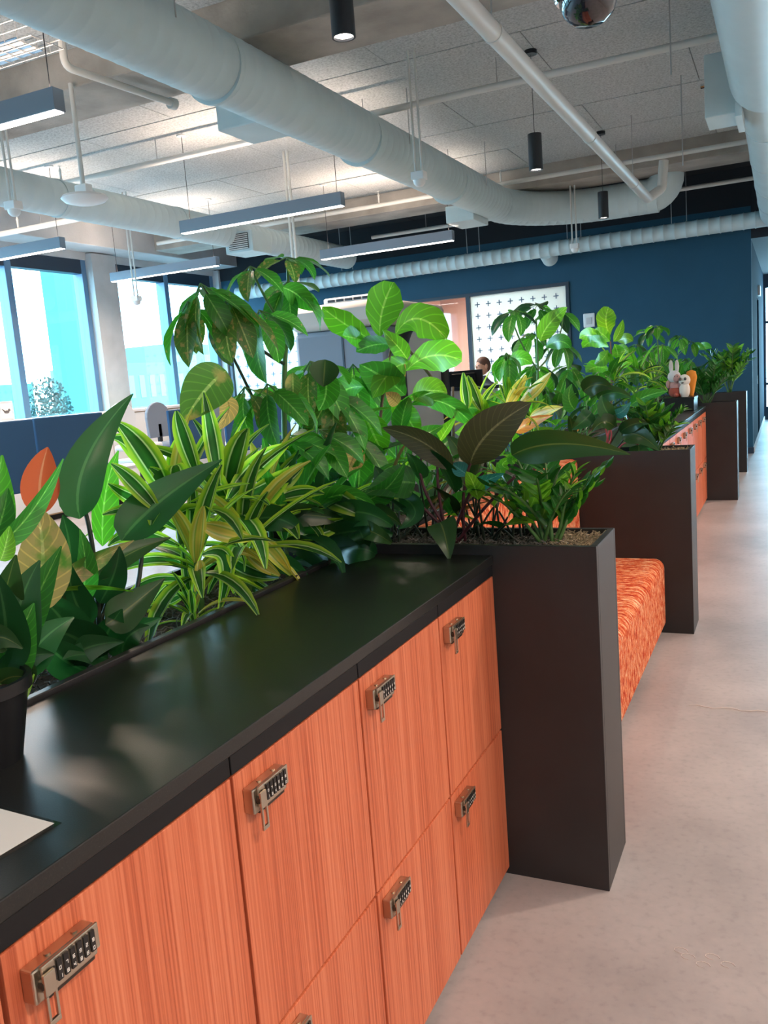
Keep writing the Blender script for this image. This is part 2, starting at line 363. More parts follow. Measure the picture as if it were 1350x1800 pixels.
# facade on the left: spandrels, columns, windows
mb = MB().box(XW - .3, XW, YR, YB, 0, .5); mb.box(XW - .3, XW, YR, YB, 3.9, CZ + .04)
for y0, y1 in ((14.7, 15.0), (11.2, 11.75), (7.45, 8.0), (3.75, 4.3), (.05, .6), (-3.2, -2.9)): mb.box(XW - .3, XW + .12, y0, y1, .0, 4.0)
struct('wall_left', mb, 'concrete_column', label='concrete facade wall with columns between tall windows')
for i, (y0, y1) in enumerate(BAYS):
    w = bpy.data.objects.new('window_%d' % (i + 1), None); COL.objects.link(w); w.location = (XW - .1, (y0 + y1) / 2, .5); w['kind'] = 'structure'
    w['label'] = ['tall aluminium window at the far end of the facade', 'tall aluminium window beside the concrete column', 'tall aluminium window of the third facade bay', 'tall aluminium window of the fourth facade bay', 'tall aluminium window of the rearmost facade bay'][i]
    ym = y0 + (y1 - y0) * .50
    for a, b in ((y0, y0 + .10), (ym - .06, ym + .06), (y1 - .10, y1)):
        MB().box(XW - .22, XW - .02, a, b, .5, 3.9).build('mullion', 'frame_blue', w, bevel=.006)
    for a, b in ((.5, .62), (3.68, 3.9)):
        MB().box(XW - .2, XW - .03, y0 + .10, ym - .06, a, b).build('transom', 'frame_dark', w); MB().box(XW - .2, XW - .03, ym + .06, y1 - .10, a, b).build('transom', 'frame_dark', w)
    for a, b in ((y0 + .10, ym - .06), (ym + .06, y1 - .10)):
        MB().box(XW - .13, XW - .12, a, b, .62, 3.68).build('pane', 'glass_pane', w)

# blue back wall with two glazed openings
def wall_with_holes(x0, x1, y0, y1, z0, z1, holes):
    mb = MB(); xs = x0
    for (a, b, c, d) in sorted(holes):
        mb.box(xs, a, y0, y1, z0, z1); mb.box(a, b, y0, y1, z0, c); mb.box(a, b, y0, y1, d, z1); xs = b
    mb.box(xs, x1, y0, y1, z0, z1); return mb
H1 = (-6.30, -3.31, 1.0, 2.98); H2 = (-10.25, -8.55, .3, 2.75)
struct('wall_back', wall_with_holes(XW, -.5, YB, YB + .15, 0, 3.78, [H1, H2]), 'blue_wall', label='deep petrol blue painted back wall')
struct('trim_1', MB().box(XW, -.5, YB - .012, YB + .15, 3.78, CZ + .04), 'navy_dark', label='near black upper part of the back wall')  # top strip of the back wall, coloured near black
struct('baseboard_back', MB().box(-3.3, -.49, YB - .015, YB, 0, .1), 'frame_dark', label='dark skirting along the blue wall')
def glazing(n, H, split, label):
    w = bpy.data.objects.new('window_%d' % n, None); COL.objects.link(w); w.location = ((H[0] + H[1]) / 2, YB, H[2]); w['kind'] = 'structure'; w['label'] = label
    t = .055
    for a, b in ((H[0], H[0] + t), (H[1] - t, H[1])): MB().box(a, b, YB - .03, YB + .12, H[2], H[3]).build('frame', 'frame_dark', w)
    for a, b in ((H[2], H[2] + t), (H[3] - t, H[3])): MB().box(H[0] + t, H[1] - t, YB - .03, YB + .12, a, b).build('frame', 'frame_dark', w)
    if split: MB().box(split - .035, split + .035, YB - .03, YB + .12, H[2] + t, H[3] - t).build('mullion', 'frame_dark', w)
    xs = split + .035 if split else H[0] + t
    if split: MB().box(H[0] + t, split - .035, YB + .04, YB + .05, H[2] + t, H[3] - t).build('pane', 'glass_pane', w)
    f = MB().box(xs, H[1] - t, YB + .04, YB + .05, H[2] + t, H[3] - t).build('frosted_pane', 'frosted_film', w)
    mb = MB(); x = xs + .12
    while x < H[1] - t - .06:
        z = H[2] + t + .12
        while z < H[3] - t - .08:
            mb.box(x - .045, x + .045, YB + .034, YB + .04, z - .008, z + .008); mb.box(x - .008, x + .008, YB + .034, YB + .04, z - .045, z + .045); z += .2
        x += .2
    tag(mb.build('plus_marks', 'frame_blue', f), kind='stuff')
glazing(6, H1, -5.1, 'meeting room window with plus patterned frosted film'); glazing(7, H2, None, 'frosted glass panel with plus pattern near the facade')
# meeting room behind the window
mb = MB().box(-6.9, XW + 4.1, YB + .15, 18, 0, 0.01)
room = MB(); room.box(-6.95, -6.85, YB + .15, 18.1, 0, 3.3); room.box(-2.8, -2.7, YB + .15, 18.1, 0, 3.3); room.box(-6.95, -2.7, 18.0, 18.1, 0, 3.3); room.box(-6.95, -2.7, YB + .15, 18.1, 3.3, 3.4)
struct('wall_room', room, 'pink_wall', label='warm pinkish walls of the meeting room behind glass')
room = MB(); room.box(XW - .1, XW, YB + .15, 18.1, 0, 3.3); room.box(-7.5, -7.4, YB + .15, 18.1, 0, 3.3); room.box(XW, -7.4, 18, 18.1, 0, 3.3); room.box(XW, -7.4, YB + .15, 18.1, 3.3, 3.4)
struct('wall_booth', room, 'white_wall', label='pale walls of the small room behind frosted glass')
# corridor beyond the blue wall
mb = MB().box(-.65, -.5, YB + .15, 17.35, 0, 3.3); mb.box(-.65, -.5, 17.35, 18.3, 2.55, 3.3); mb.box(-.65, -.5, 18.3, 21.9, 0, 3.3)
struct('wall_corridor', mb, 'corridor_blue', label='dark navy side wall of the corridor')
d = struct('door_1', MB().box(-.60, -.54, 17.38, 18.27, 0, 2.53), 'dark_metal', label='dark door in the corridor wall')
MB().box(-.54, -.50, 17.45, 17.47, 1.0, 1.15).build('door_handle', 'rod_steel', d)
struct('baseboard_corridor', MB().box(-.5, -.485, YB + .15, 21.9, 0, .09), 'white_wall', label='pale skirting of the corridor wall')
struct('trim_2', MB().box(-.5, XR, YB, 22, 3.3, 3.45), 'navy_dark', label='dark lowered ceiling of the corridor')
struct('trim_3', MB().box(-.5, XR, YB, YB + .1, 3.45, CZ + .04), 'navy_dark', label='dark bulkhead above the corridor entrance')
mb = MB().box(-.65, XR, 22.0, 22.15, 0, .3); mb.box(-.65, XR, 22.0, 22.15, 3.0, 3.4); mb.box(-.65, -.45, 22, 22.15, .3, 3.0); struct('wall_end', mb, 'frame_dark', label='end wall of the corridor around its window')
w = bpy.data.objects.new('window_8', None); COL.objects.link(w); w.location = (1, 22.05, .3); w['kind'] = 'structure'; w['label'] = 'bright window at the end of the corridor'
MB().box(-.45, XR, 22.05, 22.06, .3, 3.0).build('pane', 'glass_pane', w)
MB().box(-.45, XR, 22.0, 22.1, 2.2, 2.26).build('transom', 'frame_dark', w); MB().box(-.45, XR, 22.0, 22.1, .8, .86).build('transom', 'frame_dark', w)
portal('daylight_portal', (1.0, 21.95, 1.65), (-PI / 2, 0, 0), 3.2, 2.7)
struct('wall_right', MB().box(XR, XR + .2, YR, 22.2, 0, CZ + .04), 'white_wall', label='plain white wall on the right of the corridor')
struct('wall_rear', MB().box(XW - .3, XR, YR - .2, YR, 0, CZ + .04), 'white_wall', label='plain white wall behind the viewer')
# exit sign plate above the door, thermostat
o = MB().box(-.5, -.46, 17.9, 18.35, 2.62, 2.80).build('exit_sign', 'white_plastic'); tag(o, 'small white sign plate above the corridor door', 'sign')
t = thing('thermostat', 'white wall thermostat on the blue wall', 'thermostat', (-2.99, YB, 2.2))
MB().box(-3.09, -2.9, YB - .03, YB, 2.2, 2.43).build('housing', 'white_plastic', t, bevel=.02)
MB().box(-3.04, -2.95, YB - .04, YB - .03, 2.25, 2.36).build('dial_cover', 'light_grey', t, bevel=.01)

# ---------------------------------------------------------------- locker run
XF, XBK, XT0, XT1 = -.815, -1.285, -1.29, -1.75
PX, P1Y = -.5, 2.44
def digits_mesh():
    mb = MB()
    segs = {'a': (0, 1, 1, 1), 'd': (0, 0, 1, 0), 'g': (0, .5, 1, .5), 'f': (0, .5, 0, 1), 'b': (1, .5, 1, 1), 'e': (0, 0, 0, .5), 'c': (1, 0, 1, .5)}
    D = {'0': 'abcdef', '1': 'bc', '2': 'abged', '4': 'fgbc', '6': 'afgecd', '7': 'abc', '8': 'abcdefg', '9': 'abcdfg'}
    for row, word in ((1, '076928'), (0, '184880')):
        for i, ch in enumerate(word):
            cy = .040 + i * .0125; cz = -.0115 + row * .0125
            for sg in D[ch]:
                x0, z0, x1, z1 = segs[sg]; h = .00045
                mb.box(.0318, .0324, cy + (x0 - .5) * .0030 - h, cy + (x1 - .5) * .0030 + h, cz + (z0 - .5) * .0046 - h, cz + (z1 - .5) * .0046 + h)
    return mb.mesh('digits', 'digit_white')
LOCK = {}
def lock_meshes():
    b = MB().box(0, .024, 0, .116, -.032, .018); LOCK['lock_body'] = (b.mesh('lock_body', 'lock_metal'), .003)
    b = MB().box(.024, .029, .012, .117, -.020, .019); LOCK['lock_plate'] = (b.mesh('lock_plate', 'lock_metal'), .0015)
    b = MB().box(0, .020, .022, .113, -.040, -.032); LOCK['lock_base'] = (b.mesh('lock_base', 'lock_dark'), .002)
    # lever with a slot
    b = MB()
    for q in ((.008, .028, -.022, .010), (.008, .0125, -.058, -.022), (.0235, .028, -.058, -.022), (.008, .028, -.066, -.058)): b.box(.031, .036, q[0], q[1], q[2], q[3])
    LOCK['lock_lever'] = (b.mesh('lock_lever', 'lock_metal'), .001)
    b = MB(); b.tube([(.024, .014, -.006), (.033, .014, -.006)], .008, 12); LOCK['lock_pivot'] = (b.mesh('lock_pivot', 'lock_dark'), 0)
    b = MB()
    b.tube([(.012, .0, .017), (.012, .0, .0205)], .005, 10)
    LOCK['lock_screw'] = (b.mesh('lock_screw', 'lock_metal'), 0)
    LOCK['dial'] = (MB().box(.027, .0318, -.0040, .0040, -.017, .0145).mesh('dial', 'dial_black'), 0)
    LOCK['number_print'] = (digits_mesh(), 0)
lock_meshes()
DW, PITCH, LS = .452, .460, .87
door_up = MB().box(-.018, 0, 0, DW, 0, .488).mesh('door', 'teak'); door_lo = MB().box(-.018, 0, 0, DW, 0, .462).mesh('door', 'teak')
body_me = None
def add_lock(door, zt):
    for n in ('lock_body', 'lock_plate', 'lock_base', 'lock_lever', 'lock_pivot', 'number_print'):
        o = link(n, LOCK[n][0], door, LOCK[n][1], False); o.location = (0, .020, zt); o.scale = (LS, LS, LS)
    for y in (.038, .088): o = link('lock_screw', LOCK['lock_screw'][0], door, 0, False); o.location = (0, .020 + y * LS, zt); o.scale = (LS, LS, LS)
    o = link('dial', MB().box(.027, .0318, -.003, .003, -.012, .008).mesh('dial', 'dial_black') if 'dial0' not in LOCK else LOCK['dial0'], door, 0, False); LOCK['dial0'] = o.data; o.location = (0, .020 + .030 * LS, zt); o.scale = (LS, LS, LS)
    for i in range(6):
        o = link('dial', LOCK['dial'][0], door, 0, False); o.location = (0, .020 + (.040 + i * .0125) * LS, zt); o.scale = (LS, LS, LS)
def locker(y0, label, group):
    t = thing('locker_cabinet', label, 'locker', (XF, y0, 0), group)
    b = link('carcass', LOCK.setdefault('carcass', MB().box(-.47, -.02, .0, PITCH, .03, .985).mesh('carcass', 'black_gap')), t, 0, False)
    b = link('plinth', LOCK.setdefault('plinth', MB().box(-.44, -.03, 0, PITCH, 0, .03).mesh('plinth', 'black_gap')), t, 0, False)
    f = link('fascia', LOCK.setdefault('fascia', MB().box(-.47, 0, .002, PITCH - .002, .988, 1.021).mesh('fascia', 'black_powder')), t, .0015, False)
    for me, z, zt in ((door_up, .497, .441), (door_lo, .028, .424)):
        d = link('door', me, t, .0015, False); d.location = (0, .004, z); add_lock(d, zt)
    return t
L1 = locker(.14, 'teak fronted locker at the very left edge of the photo', 'lockers under the near counter')
labs = [(.60, 'teak locker with the largest combination lock, nearest at lower left'), (1.06, 'second teak locker from the left, below the middle of the counter'), (1.52, 'teak locker second from the near black planter'), (1.98, 'teak locker touching the near black planter')]
def dup_locker(y, label, group):
    c = copy_tree(L1); c.location = (XF, y, 0); c['label'] = label; c['group'] = group; return c
for y, lb in labs: dup_locker(y, lb, 'lockers under the near counter')
ordn = ['first', 'second', 'third', 'fourth', 'fifth', 'sixth', 'seventh', 'eighth', 'ninth', 'tenth']
for i in range(10):
    dup_locker(5.42 + i * .464, '%s teak locker of the distant row, counted from the bench end' % ordn[i], 'lockers in the distant row')
def slab(name, label, y0, y1):
    t = MB().box(XBK, XF + .004, y0, y1, 1.023, 1.05).build(name, 'counter_black', bevel=.002); return tag(t, label, 'counter')
slab('countertop', 'black speckled worktop over the near lockers', -.6, 2.438)
slab('countertop', 'black worktop over the distant row of lockers', 5.395, 10.06)

def planter(name, label, x0, x1, y0, y1, h, soil=.05, moss='moss', group=None, strands=0, mx=None):
    t = thing(name, label, 'planter', ((x0 + x1) / 2, (y0 + y1) / 2, 0), group); w = .02
    mb = MB().box(x0, x1, y0, y0 + w, 0, h); mb.box(x0, x1, y1 - w, y1, 0, h)
    mb.box(x0, x0 + w, y0 + w, y1 - w, 0, h); mb.box(x1 - w, x1, y0 + w, y1 - w, 0, h)
    mb.build('box', 'black_planter', t, bevel=.002)
    # uneven soil bed
    b = MB(); nx, ny = max(3, int((x1 - x0) / .06)), max(3, int((y1 - y0) / .06))
    for i in range(nx + 1):
        for j in range(ny + 1):
            x = x0 + w + (x1 - x0 - 2 * w) * i / nx; y = y0 + w + (y1 - y0 - 2 * w) * j / ny
            b.v.append((x, y, h - soil + .02 * noise.noise(V((x * 9, y * 9, 1)))))
    for i in range(nx):
        for j in range(ny):
            a = i * (ny + 1) + j; b.f.append((a, a + ny + 1, a + ny + 2, a + 1))
    b.build('soil', 'soil', t, smooth=True)
    for mat, cnt, (mx0, mx1) in (mx or []):
        b = MB()
        for k in range(cnt):
            x = random.uniform(mx0, mx1); y = random.uniform(y0 + .03, y1 - .03); z = h - soil + .012; a = random.uniform(0, 2 * PI); c = random.uniform(-1, 1) * 55; pth = []
            for q in range(6):
                pth.append((x, y, z)); x += .009 * math.cos(a); y += .009 * math.sin(a); z += random.uniform(-.004, .008); a += c * .009 + random.uniform(-.4, .4)
                x = min(max(x, x0 + .022), x1 - .022); y = min(max(y, y0 + .022), y1 - .022)
            b.tube(pth, .0017, 3, False)
        tag(b.build('moss_mulch', mat, t), kind='stuff')
    return t
planter('planter_box', 'tall black planter between the near lockers and orange bench', XT1, PX, 2.44, 2.735, 1.08, .04, mx=[('moss', 1500, (-.64, -.525)), ('moss_grey', 1500, (-1.3, -.6))])
planter('planter_box', 'tall black planter at the far end of the orange bench', XT1, PX, 5.10, 5.395, 1.08, .04, mx=[('moss', 300, (-.66, -.525))])
planter('planter_box', 'tall black planter at the far end of the distant lockers', XT1, PX, 10.06, 10.36, 1.08, .04)
planter('planter_box', 'farthest tall black planter near the corridor wall', XT1, PX, 12.45, 12.75, 1.08, .04)
planter('planter_trough', 'black planter trough behind the near counter', XT1, XT0, -.4, 2.438, 1.06, .06, mx=[('moss_grey', 900, (-1.6, -1.31))])
planter('planter_trough', 'black planter trough behind the orange bench', XT1, XT0, 2.737, 5.098, 1.06, .06)
planter('planter_trough', 'black planter trough behind the distant lockers', XT1, XT0, 5.397, 10.058, 1.06, .06)
planter('planter_trough', 'black planter trough between the two farthest planters', XT1, XT0, 10.362, 12.448, 1.06, .06)

# upholstered benches
def bench(label, y0, y1):
    t = thing('bench', label, 'bench', (-.95, (y0 + y1) / 2, 0))
    MB().box(-1.25, -.70, y0 + .01, y1 - .01, 0, .06).build('plinth', 'black_gap', t)
    s = bmesh.new(); bmesh.ops.create_cube(s, size=1); bmesh.ops.scale(s, vec=(.505, y1 - y0 - .01, .39), verts=s.verts); bmesh.ops.translate(s, vec=(-.9075, (y0 + y1) / 2, .255), verts=s.verts)
    es = [e for e in s.edges if all(v.co.z > .4 for v in e.verts) and all(v.co.x > -.7 for v in e.verts)]
    bmesh.ops.bevel(s, geom=es, offset=.055, segments=6, affect='EDGES', profile=.5)
    me = bpy.data.meshes.new('seat'); s.to_mesh(me); s.free(); me.materials.append(MATS['orange_fabric']); autosmooth(link('seat', me, t, .008))
    autosmooth(MB().box(-1.28, -1.13, y0 + .005, y1 - .005, .45, 1.05).build('backrest', 'orange_fabric', t, bevel=.03))
    return t
bench('orange woven bench seat between two black planters', 2.737, 5.098)

# paper sheet in an acrylic sleeve on the counter
t = thing('notice_sheet', 'white paper notice in a clear sleeve on the counter', 'paper', (-.95, .72, 1.05))
c0, c1, c2 = V((-.877, .77, 0)), V((-1.003, .7787, 0)), V((-.8832, .6742, 0))
u = (c1 - c0).normalized(); w_ = V((u.y, -u.x, 0)); w_ = -w_ if w_.y > 0 else w_
def quad(o0, a, b, z0, z1, name, mat):
    mb = MB(); P = [o0, o0 + u * a, o0 + u * a + w_ * b, o0 + w_ * b]
    mb.v = [(q.x, q.y, z0) for q in P] + [(q.x, q.y, z1) for q in P]; mb.f = [(0, 1, 2, 3), (7, 6, 5, 4), (0, 4, 5, 1), (1, 5, 6, 2), (2, 6, 7, 3), (3, 7, 4, 0)]
    return mb.build(name, mat, t)
quad(c0, .297, .21, 1.0502, 1.0512, 'sleeve', 'acrylic'); quad(c0 + u * .008 + w_ * .006, .28, .197, 1.0514, 1.0518, 'page', 'paper')
for k in range(2):
    for j in range(3): quad(c0 + u * (.118 + .012 * j) + w_ * (.028 + .008 * k), .009, .0022, 1.0519, 1.0520, 'print', 'ink')
# ---------------------------------------------------------------- ceiling services
def polyline(pts, rad, step=.1):
    # straight runs joined by arcs of radius rad at inner points
    pts = [V(p) for p in pts]; out = []
    for i, p in enumerate(pts):
        if i in (0, len(pts) - 1): out.append([p]); continue
        a = (pts[i - 1] - p).normalized(); b = (pts[i + 1] - p).normalized(); th = a.angle(b); t = rad / math.tan(th / 2)
        c = p + (a + b).normalized() * (rad / math.sin(th / 2)); s, e = p + a * t - c, p + b * t - c; n = max(4, int((PI - th) * rad / step)); arc = []
        for k in range(n + 1): arc.append(c + s.normalized().slerp(e.normalized(), k / n) * rad if s.angle(e) > 1e-4 else c + s)
        out.append(arc)
    path = []
    for seg in out: path += seg
    return path
def resample(path, step):
    out = [path[0].copy()]; 
    for a, b in zip(path, path[1:]):
        n = max(1, round((b - a).length / step)); out += [a.lerp(b, k / n) for k in range(1, n + 1)]
    return out
def duct_path(pts, rad, r, pitch, ridge, seg=28):
    base = resample(polyline(pts, rad, pitch), pitch); P, Rr = [], []
    for i, p in enumerate(base):
        d = (base[min(i + 1, len(base) - 1)] - base[max(i - 1, 0)]).normalized(); h = min(.006, pitch * .1)
        if i in (0, len(base) - 1): P.append(p); Rr.append(r); continue
        P += [p - d * h * 2, p - d * h, p + d * h, p + d * h * 2]; Rr += [r, r + ridge, r + ridge, r]
    return MB().tube(P, Rr, seg)
def collar(t, c, d, r, w=.06, name='collar', mat='duct_paint'):
    c = V(c); d = V(d); autosmooth(MB().tube([c - d * w / 2, c + d * w / 2], r, 28).build(name, mat, t))
d1 = thing('air_duct', 'big pale spiral duct crossing the upper left ceiling', 'duct', (-3.57, 4, 3.8))
autosmooth(duct_path([(-3.57, -2.8, 3.8), (-3.57, 13.0, 3.84), (-1.62, 13.0, 3.84)], 1.3, .232, .13, .0022).build('duct_pipe', 'duct_paint', d1), 60)
for y in (2.55, 5.3, 7.55, 9.9): collar(d1, (-3.57, y, 3.805), (0, 1, 0), .243, .035)
autosmooth(MB().tube(polyline([(-1.9, 13.0, 3.84), (-1.5, 13.0, 3.84), (-1.5, 13.0, 4.35)], .25, .05), .232, 24).build('end_elbow', 'duct_paint', d1), 50)
MB().box(-4.06, -3.62, 6.0, 6.5, 3.63, 3.82).build('side_box', 'duct_paint', d1, bevel=.01)
MB().box(-4.0, -3.62, 10.9, 11.5, 3.53, 3.74).build('side_box', 'duct_paint', d1, bevel=.01)
for y in (1.0, 4.6, 8.2, 10.6):
    for s in (-1, 1): MB().tube([(-3.57 + s * .24, y, 3.85), (-3.57 + s * .24, y, 4.4)], .005, 6).build('hanger_rod', 'rod_steel', d1)
d2 = thing('air_duct', 'pale duct running along the window side of the ceiling', 'duct', (-6.98, 4, 3.75))
autosmooth(duct_path([(-6.98, -2.8, 3.75), (-6.98, 13.9, 3.75)], 1, .188, .13, .002).build('duct_pipe', 'duct_paint', d2), 60)
for y in (5.2, 7.2, 9.2, 11.8): collar(d2, (-6.98, y, 3.75), (0, 1, 0), .198, .04)
b = MB().box(-7.0, -6.55, 10.25, 10.72, 3.46, 3.74).build('register_box', 'duct_paint', d2, bevel=.01)
MB().box(-6.93, -6.62, 10.235, 10.25, 3.50, 3.71).build('grille_back', 'dark_metal', b)
for k in range(8): MB().box(-6.93, -6.62, 10.226, 10.236, 3.502 + k * .026, 3.516 + k * .026).build('grille_slat', 'pipe_paint', b)
d3 = thing('air_duct', 'ribbed pale duct along the blue back wall', 'duct', (-4.5, 14.3, 3.5))
autosmooth(duct_path([(-9.6, 14.3, 3.44), (-.26, 14.3, 3.505)], 1, .118, .16, .006, 24).build('duct_pipe', 'duct_paint', d3), 60)
for x in (-7.3, -4.9, -3.2, -1.6):
    MB().tube([(x, 14.3, 3.6), (x, 14.3, 4.4)], .006, 6).build('hanger_rod', 'rod_steel', d3); MB().tube([(x + .22, 14.3, 3.6), (x + .22, 14.3, 4.4)], .006, 6).build('hanger_rod', 'rod_steel', d3)
autosmooth(MB().tube([(-3.55, 14.3, 3.45), (-3.55, 14.55, 3.36)], .13, 20).build('branch_stub', 'duct_paint', d3), 50)
d4 = thing('air_duct', 'large pale duct at the top right corner', 'duct', (-.12, 6, 3.8))
autosmooth(MB().tube([(-.12, -2.8, 3.76), (-.12, 7.9, 3.76), (-.12, 8.0, 3.76)], [.30, .30, .27], 32).build('duct_pipe', 'duct_paint', d4), 50)
for y in (3.9,): collar(d4, (-.12, y, 3.76), (0, 1, 0), .306, .04)
autosmooth(MB().tube(polyline([(-.16, 7.9, 3.74), (-.16, 14.3, 3.56), (-.3, 14.3, 3.505)], .12, .05), .20, 28).build('reducer_pipe', 'duct_paint', d4), 50)
for y in (9.2, 10.6, 12.0, 13.2): collar(d4, (-.16, y, 3.74 - .18 * (y - 7.9) / 6.4), (0, 1, 0), .207, .03)
MB().box(-.62, -.38, 8.1, 8.55, 3.55, 4.05).build('control_box', 'duct_paint', d4, bevel=.008)
MB().tube([(-.62, 8.25, 3.85), (-.66, 8.25, 3.85)], .02, 10).build('valve_knob', 'chrome', d4)
MB().box(-.38, -.33, 8.0, 8.6, 3.5, 4.1).build('flange', 'duct_paint', d4)
# straight pipe
pp = thing('drain_pipe', 'smooth pale pipe slanting across the middle of the ceiling', 'pipe', (-1.607, 6, 3.62))
autosmooth(MB().tube(polyline([(-1.607, -2.8, 3.62), (-1.607, 11.85, 3.62), (-1.45, 12.0, 3.74), (-1.42, 12.02, 4.08)], .08, .03), .06, 20).build('pipe_run', 'pipe_paint', pp), 50)
for y in (2.6, 5.4, 8.25, 10.7): collar(pp, (-1.607, y, 3.62), (0, 1, 0), .065, .03, 'pipe_clip', 'pipe_paint')
for y in (5.4, 10.7): MB().tube([(-1.607, y, 3.67), (-1.607, y, 4.4)], .005, 6).build('hanger_rod', 'rod_steel', pp)
# sprinkler pipes along X with upright heads
def sprinkler(label, x0, x1, y, z, r, heads, rods):
    t = thing('sprinkler_pipe', label, 'pipe', ((x0 + x1) / 2, y, z))
    autosmooth(MB().tube([(x0, y, z), (x1, y, z)], r, 14).build('pipe_run', 'pipe_paint', t))
    for x in heads:
        mb = MB().tube([(x, y, z), (x, y, z + .13)], .013, 8); mb.tube([(x, y, z + .13), (x, y, z + .17)], [.02, .008], 8); mb.tube([(x, y, z + .19), (x, y, z + .195)], .02, 10); mb.tube([(x, y, z + .165), (x, y, z + .192)], .004, 6)
        mb.build('sprinkler_head', 'pipe_paint', t)
    for x in rods: MB().tube([(x, y, z), (x, y, 4.4)], .005, 6).build('hanger_rod', 'rod_steel', t)
sprinkler('long white sprinkler pipe in front of the ceiling boards', -9.5, XR, 7.95, 4.12, .032, (-7.6, -4.6), (-6.2, -4.3, -2.35, .2))
sprinkler('thin white sprinkler pipe below the far concrete beam', -9.5, -.3, 11.94, 4.12, .03, (-8.8, -5.4, -3.55), (-7.2, -4.6, -2.0))
sprinkler('white sprinkler pipe beyond the far beam', -6.4, -.4, 13.75, 4.0, .03, (-4.4,), (-5.4, -3.0))
sprinkler('short capped white sprinkler pipe near the windows', -9.6, -7.6, 8.55, 3.86, .035, (-9.0,), (-8.6,))
t = thing('sprinkler_pipe', 'short grey pipe with an elbow under the near beam', 'pipe', (-4.4, 5.2, 4.0))
autosmooth(MB().tube(polyline([(-4.75, 5.15, 4.3), (-4.75, 5.15, 4.02), (-4.62, 6.25, 4.0)], .06, .02), .028, 12).build('pipe_run', 'pipe_paint', t)); collar(t, (-4.63, 6.22, 4.0), (.1, 1, 0), .045, .06, 'end_cap', 'pipe_paint')
# mesh cable tray with cables
t = thing('cable_tray', 'wire mesh cable tray hanging at the upper left', 'cable tray', (-5, 4.5, 3.85))
mb = MB(); x = -8.0
while x < -4.25:
    mb.tube([(x, 4.35, 4.0), (x, 4.35, 3.88), (x, 4.62, 3.88), (x, 4.62, 4.0)], .004, 5); x += .11
for y, z in ((4.35, 4.0), (4.35, 3.94), (4.35, 3.88), (4.44, 3.88), (4.53, 3.88), (4.62, 3.88), (4.62, 3.94), (4.62, 4.0)): mb.tube([(-8, y, z), (-4.25, y, z)], .004, 5)
mb.build('mesh_basket', 'rod_steel', t)
for k in range(5):
    MB().tube([(-8 + i * .4, 4.38 + k * .05 + .012 * math.sin(i * 1.3 + k), 3.898) for i in range(10)], .012, 6).build('cable', ('frame_blue', 'light_grey')[k % 2], t)
for x in (-4.6, -6.2): MB().tube([(x, 4.35, 3.9), (x, 4.35, 4.4)], .006, 6).build('hanger_rod', 'rod_steel', t)

# ---------------------------------------------------------------- lamps
def area(name, parent, loc, sx, sy, w, col=WARM, spread=2.8):
    l = bpy.data.lights.new(name, 'AREA'); l.shape = 'RECTANGLE'; l.size = sx; l.size_y = sy; l.energy = w; l.color = col; l.spread = spread
    o = bpy.data.objects.new(name, l); COL.objects.link(o); o.parent = parent; o.location = V(loc) - wloc(parent); return o
LIN = {}
def linear_lamp(label, x0, y, z, w, L=2.0, along='x'):
    t = thing('linear_pendant_lamp', label, 'lamp', (x0, y, z))
    if along == 'x':
        MB().box(x0, x0 + L, y - .045, y + .045, z, z + .13).build('housing', 'fixture_grey', t, bevel=.003)
        MB().box(x0 + .01, x0 + L - .01, y - .035, y + .035, z - .006, z + .002).build('diffuser', 'lamp_diffuser', t)
        ends = [(x0 + .12, y), (x0 + L - .06, y)]; area('lamp_light', t, (x0 + L / 2, y, z - .012), L - .04, .07, w); u_ = area('up_light', t, (x0 + L / 2, y, z + .14), L - .04, .07, UP_W); u_.rotation_euler = (PI, 0, 0)
    else:
        MB().box(x0 - .045, x0 + .045, y, y + L, z, z + .13).build('housing', 'fixture_grey', t, bevel=.003)
        MB().box(x0 - .035, x0 + .035, y + .01, y + L - .01, z - .006, z + .002).build('diffuser', 'lamp_diffuser', t)
        ends = [(x0, y + .1), (x0, y + L - .1)]; area('lamp_light', t, (x0, y + L / 2, z - .012), .07, L - .04, w)
    for ex, ey in ends:
        MB().tube([(ex, ey, z + .13), (ex, ey, 4.37)], .0035, 5).build('cable', 'dark_metal', t); MB().tube([(ex, ey, 4.345), (ex, ey, 4.37)], .05, 14).build('ceiling_rose', 'white_plastic', t)
ZL = 3.35
linear_lamp('black linear lamp cut by the left photo edge, nearest of them', -5.97, 4.22, ZL, LINE_W)
linear_lamp('grey linear lamp hanging above the umbrella plant', -6.02, 8.02, ZL, LINE_W)
linear_lamp('linear lamp hanging in front of the blue wall', -6.0, 11.15, ZL, LINE_W)
linear_lamp('linear lamp near the windows at the left photo edge', -9.75, 8.0, 3.42, LINE_W)
linear_lamp('linear lamp in front of the second window, left of the umbrella plant', -9.5, 10.75, 3.42, LINE_W)
